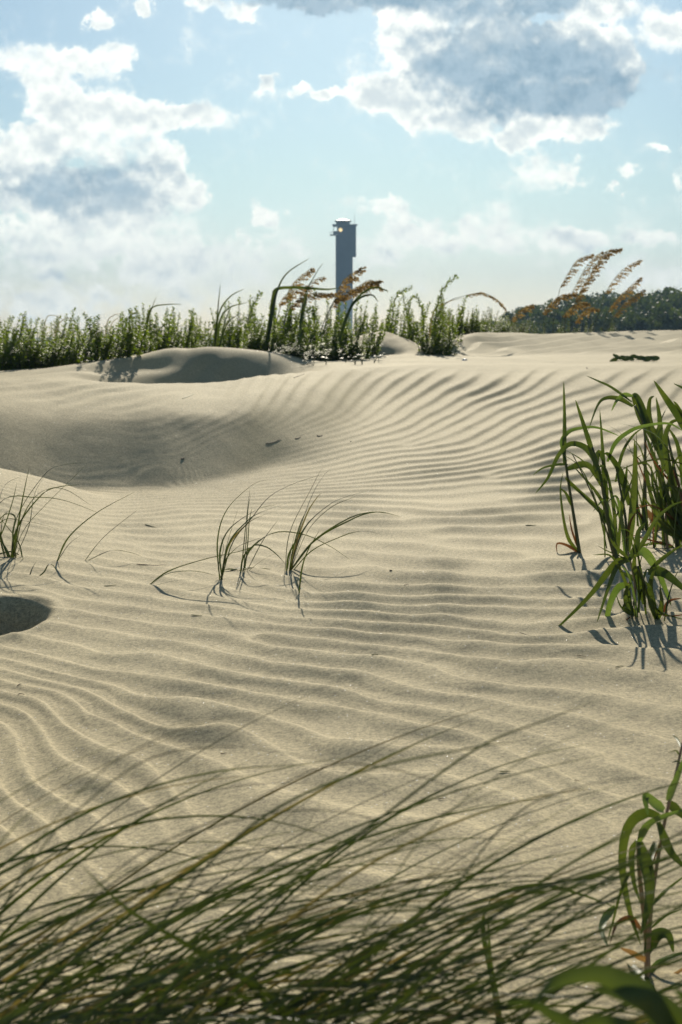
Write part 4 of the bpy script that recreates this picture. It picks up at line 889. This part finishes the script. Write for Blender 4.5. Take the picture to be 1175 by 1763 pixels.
# the broad blade crossing the tussock and the creased leaf at the right
X = (520 - 587.5) / F * .95
o = empty('broad_blade_plant', (X, .95, 0), 'wide dark blade slanting up to the left through the foreground grass', 'grass plant')
b = MB(); b.ribbon(spline([P(a, b_, .95 - .01 * i) for i, (a, b_) in enumerate([(600,2290),(560,1850),(470,1720),(390,1668),(320,1625),(220,1565),(135,1485)])], 30), .0060, (0.5, .2, .8), .2); b.build('leaf', M['blade'], o)
b = MB(); b.ribbon(spline([P(a, b_, .97) for a, b_ in [(600,2290),(540,1850),(470,1740),(425,1690),(412,1640)]], 20), .0060, (0.8, .2, .4), .2); b.build('leaf', M['blade'], o)
X = P(868, 2300, 1.25)[0]
o = empty('creased_leaf_plant', (X, 1.25, 0), 'narrow grass blade bent sharply to the right near the lower right plant', 'grass plant')
b = MB(); b.ribbon(spline([P(a, b_, 1.25) for a, b_ in [(900,2100),(866,1800),(850,1690),(834,1610),(838,1565),(862,1540),(930,1524),(1000,1540),(1075,1568)]], 40), .0075, (0.6, .6, .8), .25); b.build('leaf', M['broad'], o)
b = MB(); b.ribbon(spline([P(a, b_, 1.24) for a, b_ in [(900,2100),(862,1763),(846,1660),(840,1570)]], 20), .0060, (1, .1, .1), .25); b.build('leaf', M['broad'], o)
# big soft leaves in the lower right corner
X = P(1100, 2300, .62)[0]
o = empty('broadleaf_grass', (X, .62, 0), 'big very blurred leaves in the lower right corner', 'grass plant', BG)
for pl_, wd, m_ in (([(1290,2400),(1200,1900),(1130,1735),(1060,1685),(1000,1678),(940,1700),(880,1770)],.014,'broad'),([(1290,2400),(1250,1900),(1160,1755),(1090,1715),(1020,1700)],.020,'broad'),
                   ([(1000,2400),(960,1900),(935,1780),(940,1740)],.009,'broad'),([(1080,2400),(1010,1850),(940,1740),(860,1725)],.009,'broad'),([(1290,2400),(1180,1900),(1100,1790),(1040,1760),(980,1775)],.015,'broad'),([(1200,2400),(1190,1900),(1185,1740),(1160,1700)],.010,'broad')):
    b = MB(); b.ribbon(spline([P(a, b_, .62 + .02 * rnd.random()) for a, b_ in pl_], 30), wd, (0.5, .4, .9), .2); b.build('leaf', M[m_], o)

# ------------------------------------------------------------------ sea oats on the ridge
def panicle(o, c, L, droop=.9, dens=1.0, w_=.012, scale=1.0):
    """drooping seed head hung along the polyline c"""
    b = MB(); bs = MB(); pl = spline(c, 30); Ls = np.concatenate([[0], np.cumsum(np.linalg.norm(np.diff(pl, axis=0), axis=1))]); tot_ = Ls[-1]
    V = []; Fc = []; nb = max(6, int(tot_ / .022 * dens))
    for i in range(nb):
        s_ = tot_ * i / nb; p = np.array([np.interp(s_, Ls, pl[:, q]) for q in range(3)]); tn = np.array([np.interp(min(tot_, s_ + .02), Ls, pl[:, q]) for q in range(3)]) - p; tn /= np.linalg.norm(tn) + 1e-9
        bl = scale * .085 * (math.sin(math.pi * min(1, (i + 3) / (nb + 3))) ** .6) * rnd.uniform(.7, 1.2)
        dr = tn * .75 + np.array([rnd.uniform(-.1, .45), rnd.uniform(-.35, .35), -droop * rnd.uniform(.4, .9)]); dr /= np.linalg.norm(dr)
        for j in range(11):
            q0 = p + dr * bl * (.0 + 1.45 * j / 11) + nrs.normal(size=3) * .005; d2 = dr + nrs.normal(size=3) * .35 + np.array([0, 0, -.25]); d2 /= np.linalg.norm(d2)
            sd_ = np.cross(d2, nrs.normal(size=3)); sd_ /= np.linalg.norm(sd_) + 1e-9; l2 = scale * rnd.uniform(.024, .036); ww = scale * w_ * .75; k0 = len(V)
            V += [q0, q0 + d2 * l2 * .45 + sd_ * ww, q0 + d2 * l2, q0 + d2 * l2 * .45 - sd_ * ww]; Fc.append((k0, k0 + 1, k0 + 2, k0 + 3))
        bs.tube([p, p + dr * bl], .0012, 4)
    b.add(V, Fc); h = b.build('seed_head', M['seed'], o, False); bs.tube(pl, np.linspace(.003, .0012, 30), 4); bs.build('branch', M['straw'], h, origin=None if False else None) if False else None
    st = bs.build('seed_stalk', M['straw'], o); return h
def oat(D, stem, head, label, dens=1.0, leaves=(), scale=1.0, grp='sea oats on the dune ridge', droop=.9):
    c = [P(a, b_, D) for a, b_ in stem]; g0 = gh(c[0][0], D); c[0][2] = g0 - .03
    o = empty('sea_oats', c[0], label, 'sea oats', grp)
    b = MB(); b.tube(spline(c, 18), np.linspace(.0065, .0035, 18), 5); b.build('stem', M['stalk'], o)
    panicle(o, [P(a, b_, D) for a, b_ in head], 0, droop, dens, scale=scale)
    for lf, wd in leaves:
        lc_ = [P(a, b_, D + rnd.uniform(-.1, .1)) for a, b_ in lf]
        b = MB(); b.ribbon(spline(lc_, 16), wd, (1, .3, .2), .2); b.build('leaf', M['blade_dry'], o)
DR = 20.8
oat(DR, [(952,590),(955,540),(965,495)], [(965,495),(980,468),(995,447),(1022,437)], 'leftmost tall plume of the right hand sea oats')
oat(DR + .3, [(972,590),(975,540),(985,505)], [(985,505),(1003,470),(1018,448),(1038,432)], 'second tall plume from the left of the right hand sea oats')
oat(DR - .2, [(982,590),(984,550),(990,520)], [(990,520),(1008,485),(1030,450),(1045,432),(1070,428)], 'fullest and tallest plume of the right hand sea oats', 1.3, scale=1.15)
oat(DR, [(1020,590),(1028,550),(1042,505)], [(1042,505),(1058,480),(1078,460),(1104,446)], 'right hand tall plume standing apart over the trees', .9)
oat(DR + .2, [(1035,590),(1040,560),(1048,535)], [(1048,535),(1062,515),(1080,498),(1103,477)], 'pale plume before the trees, right of the tall plumes', 1.2)
oat(DR - .1, [(1040,590),(1046,565),(1056,545)], [(1056,545),(1075,522),(1092,508),(1110,498)], 'lowest right plume, leaning out before the trees', 1.1)
oat(DR, [(940,590),(938,560),(934,540)], [(934,540),(950,520),(968,508),(990,506)], 'short thick plume low on the left of the tall plumes', 1.4, scale=1.1)
oat(DR, [(975,590),(972,565),(968,545)], [(968,545),(985,528),(1000,520),(1014,522)], 'short bushy plume at the foot of the tall plumes', 1.5, scale=1.1)
oat(DR + .3, [(890,590),(882,565),(880,550)], [(880,550),(892,537),(905,528),(918,524)], 'small brown plume at the left end of the right hand group', 1.2)
oat(DR, [(1000,590),(996,570),(990,556)], [(990,556),(1000,540),(1014,530),(1030,532)], 'low golden plume in the middle of the right hand group', 1.4)
oat(17.2, [(742,600),(752,545),(775,518),(805,508)], [(805,508),(828,504),(850,512),(872,534)], 'single plume arching right and hanging over beyond the shrubs', .9, scale=.8, droop=.5)
DC = 15.8
oat(DC, [(482,610),(490,560),(497,520)], [(490,520),(500,495),(515,478),(538,460)], 'upper left plume of the sea oats near the lighthouse')
oat(DC + .3, [(500,610),(510,560),(530,505)], [(516,510),(530,492),(545,480),(560,476)], 'small plume left of the lighthouse shaft', .9, scale=.8)
oat(DC + .2, [(470,610),(476,560),(484,525)], [(480,525),(492,508),(505,500),(530,494)], 'low brown plume behind the bent reed', 1.0)
oat(DC, [(480,612),(488,560),(500,530)], [(500,530),(520,510),(545,504),(576,506)], 'level brown plume reaching the lighthouse shaft', 1.3)
oat(DC - .1, [(545,612),(560,560),(572,525)], [(572,528),(582,500),(596,478),(622,461),(618,462)], 'upright plume crossing the lighthouse shaft', 1.3)
oat(DC - .1, [(540,612),(556,560),(575,518)], [(575,518),(600,502),(630,488),(655,482)], 'fullest plume crossing the lighthouse and reaching right', 1.6, scale=1.1)
oat(DC + .1, [(565,612),(590,560),(615,500)], [(604,506),(622,490),(640,482),(656,496)], 'plume drooping just right of the lighthouse shaft', 1.3)
# the big bent reed and long leaves near the lighthouse
def reed(D, label, lst, name='reed'):
    c0 = P(lst[0][0][0][0], lst[0][0][0][1], D); c0[2] = gh(c0[0], D); o = empty(name, c0, label, 'reed')
    for pl_, wd, m_ in lst:
        c = [P(a, b_, D + .05 * i) for i, (a, b_) in enumerate(pl_)]; c[0][2] = min(c[0][2], gh(c[0][0], c[0][1]) - .02) if c[0][2] < gh(c[0][0], D) + .15 else c[0][2]
        b = MB(); b.ribbon(spline(c, 26), wd / F * D, '%.3f' % rnd.uniform(-.7, .7), .2, lambda t: np.minimum(1, .6 + 1.5 * t) * np.clip(1 - t, 0, 1) ** .5 * 1.15); b.build('leaf', M[m_], o)
    return o
reed(15.2, 'big reed with a leaf bent level to the right, left of the lighthouse', [([(455,612),(465,560),(470,515),(478,497),(520,495),(560,498),(584,496)],8,'broad'),([(458,612),(470,540),(478,500),(495,470),(534,444)],4,'blade'),
 ([(457,612),(462,570),(472,520),(477,500)],8,'broad'),([(460,600),(475,575),(500,560)],6,'broad'),([(470,615),(485,590),(515,577)],5,'broad')])
reed(15.3, 'reed with two arching leaves just right of the lighthouse', [([(574,612),(592,560),(610,520),(640,496),(665,500),(668,504)],5,'broad'),([(576,612),(600,540),(618,515),(640,508),(652,520)],6,'broad'),([(590,612),(606,590),(590,570)],4,'broad'),([(520,610),(518,560),(526,520),(530,500)],6,'broad')])
reed(15.6, 'thin reed blades rising behind the bent reed', [([(512,612),(522,520),(545,470),(558,452)],2.2,'blade'),([(518,612),(520,560),(528,520)],4,'broad'),([(540,612),(530,560),(500,545)],3,'blade'),([(500,612),(512,560),(535,540)],3,'broad')])
reed(15.8, 'reed with one leaf bent level right above the left thicket', [([(247,612),(252,560),(262,530),(290,524),(315,524)],4,'broad'),([(248,612),(254,560),(262,530),(270,510)],2.6,'blade'),([(262,600),(270,570),(258,556)],3,'blade'),([(250,612),(268,575),(290,556)],3,'blade')])
reed(15.9, 'upright reed with two drooping leaves at the left of the ridge shrubs', [([(368,608),(374,550),(380,488)],4,'blade'),([(369,608),(376,545),(395,512),(421,497)],4,'broad'),([(370,608),(378,555),(395,530),(428,520)],4,'broad'),([(372,608),(390,560),(412,540)],3,'blade'),([(374,600),(386,560),(400,524)],3,'blade')])
reed(16.4, 'thin blades curving right behind the left thicket', [([(178,612),(184,560),(196,543),(212,540)],2,'blade_dry'),([(182,612),(190,565),(205,545)],2,'blade_dry'),([(70,612),(78,555),(92,543),(112,552)],1.6,'blade_dry'),([(85,612),(98,566),(118,548),(140,566)],1.6,'blade_dry')])
reed(16.5, 'thin pale blade arching over at the right end of the ridge shrubs', [([(738,600),(746,540),(766,522),(800,512)],2.2,'blade_dry'),([(776,600),(772,560),(780,540)],3.5,'blade_dry')])

# ------------------------------------------------------------------ small sprouts and litter
def sprout(px, py, hpx, label, leaves, D=None):
    p = hit(px, py); D = p[1]; o = empty('sprout', p, label, 'sprout', 'small round leaved sprouts on the dune crest')
    for dx, dy, wpx in leaves:
        b = MB(); tip = P(px + dx, py - dy, D); c = [np.array([p[0], p[1], p[2] - .01]), np.array([p[0] + (tip[0] - p[0]) * .3, D, (p[2] + tip[2]) / 2]), tip]
        b.tube(spline(c, 8), .0028, 5); b.build('stem', M['stalk'], o)
        r_ = wpx / F * D / 2 * .75; b = MB(); k = 12; V = [tip + np.array([0, 0, .002])]
        tilt = rnd.uniform(.1, .6); ax = rnd.uniform(-.5, .5)
        for i in range(k):
            a = i * 2 * math.pi / k; rr2 = r_ * (1 + .12 * math.cos(3 * a)); V.append(tip + np.array([rr2 * math.cos(a), rr2 * .8 * math.sin(a), rr2 * (tilt * math.sin(a) + ax * math.cos(a)) * .7 - r_ * .25]))
        b.add(V, [(0, 1 + i, 1 + (i + 1) % k) for i in range(k)]); b.build('leaf', M['broad'], o)
sprout(541, 629, 0, 'leftmost round leaved sprout on the crest', [(-10, 4, 8), (-18, 8, 9), (-2, 14, 8), (-22, 2, 7)])
sprout(562, 628, 0, 'leaning sprout second from the left on the crest', [(-6, 14, 12), (2, 12, 9)])
sprout(596, 624, 0, 'sprout with a dark twisted stem in the middle of the row', [(-8, 8, 10), (-4, 14, 8), (5, 10, 7)])
sprout(612, 628, 0, 'sprout with a broad cap of leaves right of the middle', [(-2, 14, 11), (6, 17, 12), (-6, 8, 7)])
sprout(624, 628, 0, 'thin legged sprout with two drooping leaves', [(-3, 16, 9), (-8, 18, 9), (2, 12, 7)])
sprout(644, 625, 0, 'rightmost sprout with slanted leaves, second of the close pair', [(4, 12, 12), (12, 14, 11), (18, 17, 7)])
sprout(652, 624, 0, 'small sprout with one upright stem at the end of the row', [(0, 11, 8)])
pl0 = hit(1092, 622); o = empty('ground_vine', pl0, 'low vine of round green leaves on the crest behind the right plants', 'vine')
b = MB(); b.tube(spline([(pl0[0] - .2, pl0[1], gh(pl0[0] - .2, pl0[1]) + .004), (pl0[0], pl0[1] + .02, pl0[2] + .012), (pl0[0] + .2, pl0[1], gh(pl0[0] + .2, pl0[1]) + .006)], 12), .003, 5); b.build('stem', M['stalk'], o)
for dx in (-36, -30, -22, -16, -8, -2, 4, 12, 18, 26, 32, 37):
    tip = np.array([pl0[0] + dx / F * pl0[1], pl0[1] + rnd.uniform(-.06, .06), 0]); tip[2] = gh(tip[0], tip[1]) + rnd.uniform(.012, .05); b = MB(); r_ = rnd.uniform(.035, .052); ay = rnd.uniform(-.9, .9); V = [tip]
    for i in range(12):
        a = i * math.pi / 6; V.append(tip + np.array([r_ * math.cos(a), r_ * .6 * math.sin(a), r_ * (.8 * math.sin(a) + ay * math.cos(a)) * .6]))
    b.add(V, [(0, 1 + i, 1 + (i + 1) % 12) for i in range(12)]); b.build('leaf', M['broad'], o)

TWG = 'dark twigs and chips on the rippled sand'
def twig(pl_, wpx, label, m='twig', lift=.004):
    wpx *= .55; lift *= .4; c = []
    p0_ = hit(*pl_[0]); D_ = p0_[1]
    for a, b_ in pl_:
        dy = (b_ - pl_[0][1]); q_ = P(a, b_, D_); dd_ = D_ - dy / F * D_ * D_ / max(.25, CAMZ - p0_[2]) * .6
        c.append(np.array([q_[0], dd_, gh(q_[0], dd_) + lift]))
    b = MB(); r_ = wpx / F * c[0][1] / 2; c = spline(c, 10); ra = r_ * np.array([.5, .9, 1, 1, .9, .8, .7, .6, .45, .25])
    b.tube(c, ra, 6); o = b.build('twig', M[m], None, True, c[0]); tag(o, label, 'twig', TWG); return o
twig([(458, 766), (470, 763), (482, 759)], 2.6, 'thick dark twig at the lower end of a ripple left of centre')
twig([(508, 758), (513, 757), (518, 755)], 2.5, 'tiny dark chip between the two twigs on the slope')
twig([(546, 752), (549, 752), (556, 750)], 3.5, 'dark stub at the end of a thin ripple shadow')
twig([(312, 794), (315, 794), (318, 793)], 4, 'dark speck below the shadowed hollow')
twig([(603, 761), (606, 760)], 2, 'tiny speck on the slope above the thin tufts')
twig([(671, 984), (673, 984), (676, 984)], 5.5, 'round dark chip right of the thin tufts')
twig([(696, 1009), (704, 1005), (711, 998)], 2, 'short thin twig angled up near the round chip')
twig([(895, 1091), (903, 1096), (912, 1099), (901, 1100), (897, 1110)], 2.2, 'forked dark twig left of the right plants')
twig([(755, 1379), (760, 1377), (767, 1377)], 3, 'dark splinter on the lower right sand')
twig([(380, 1300), (384, 1299), (391, 1298)], 3, 'dark splinter beside the pale arching blade')
twig([(1012, 636), (1014, 635), (1017, 635)], 3, 'dark speck just under the right crest')
twig([(30, 1183), (33, 1180), (36, 1180)], 3, 'dark grain at the far left on lower ripples')
twig([(31, 1199), (36, 1197), (41, 1195)], 2.5, 'small splinter at the far left below the pit')
twig([(989, 1345), (994, 1344), (1000, 1343)], 2.5, 'faint splinter on the sand left of the pink stemmed plant')
twig([(235, 972), (250, 973), (266, 970), (283, 963)], 3.0, 'curved dark twig right of the leaning blades')
twig([(993, 1131), (1000, 1132), (1008, 1134)], 2.0, 'thin twig lying left of the low right plant')
twig([(506, 651), (512, 649), (522, 645)], 2.5, 'short twig just below the crest left of the sprouts')
twig([(314, 687), (320, 684), (326, 680)], 2.5, 'pale twig on the shaded slope at the left', 'straw')
for (a, b_), lb in (((1040, 1010), 'pale straw bit on the sand left of the low right plant'), ((1060, 1150), 'pale straw bit below the low right plant'), ((330, 1060), 'pale straw bit below the middle tufts'),
                   ((640, 1130), 'pale straw bit alone on the ripples in the centre'), ((905, 905), 'pale straw bit on the ripples left of the slim stem'), ((180, 1010), 'pale straw bit right of the pit'), ((860, 1330), 'pale straw bit on the lower right ripples'), ((250, 905), 'pale straw bit above the leaning blades')):
    da = rnd.uniform(-1, 1); twig([(a, b_), (a + 9, b_ + 3 * da), (a + 20, b_ + 6 * da)], 3.2, lb, 'straw')
p = hit(800, 621); b = MB()
V = [];
for i in range(5):
    for j in range(10):
        a = j * math.pi / 5; e = i / 4 * math.pi / 2; V.append((p[0] + .030 * math.cos(e) * math.cos(a), p[1] + .02 * math.cos(e) * math.sin(a), p[2] + .016 * math.sin(e) * (1 + .15 * math.cos(5 * a))))
b.add(V, [(i * 10 + j, i * 10 + (j + 1) % 10, (i + 1) * 10 + (j + 1) % 10, (i + 1) * 10 + j) for i in range(4) for j in range(10)])
M['shell'] = plain_mat('white_shell', (0.75, 0.73, 0.68), (0.6, 0.57, 0.5), 0.4, 40)
o = b.build('shell', M['shell'], None, True, p); tag(o, 'small white shell on the crest right of the sprouts', 'shell')

# ------------------------------------------------------------------ haze
HZ = True
if HZ:
    b = MB(); b.box((0, 300, 19.5), (1300, 1400, 53.0)); hz = b.build('haze', None or M['sand'], None, False)
    hz.data.materials.clear(); m_, g_, o_ = mat('haze_air'); pv = g_.n('ShaderNodeVolumePrincipled'); pv.inputs['Color'].default_value = (0.50, 0.76, 1.0, 1)
    pv.inputs['Density'].default_value = 0.0007; pv.inputs['Anisotropy'].default_value = 0.0
    g_.nt.links.new(pv.outputs[0], o_.inputs['Volume']); hz.data.materials.append(m_); tag(hz, kind='stuff')
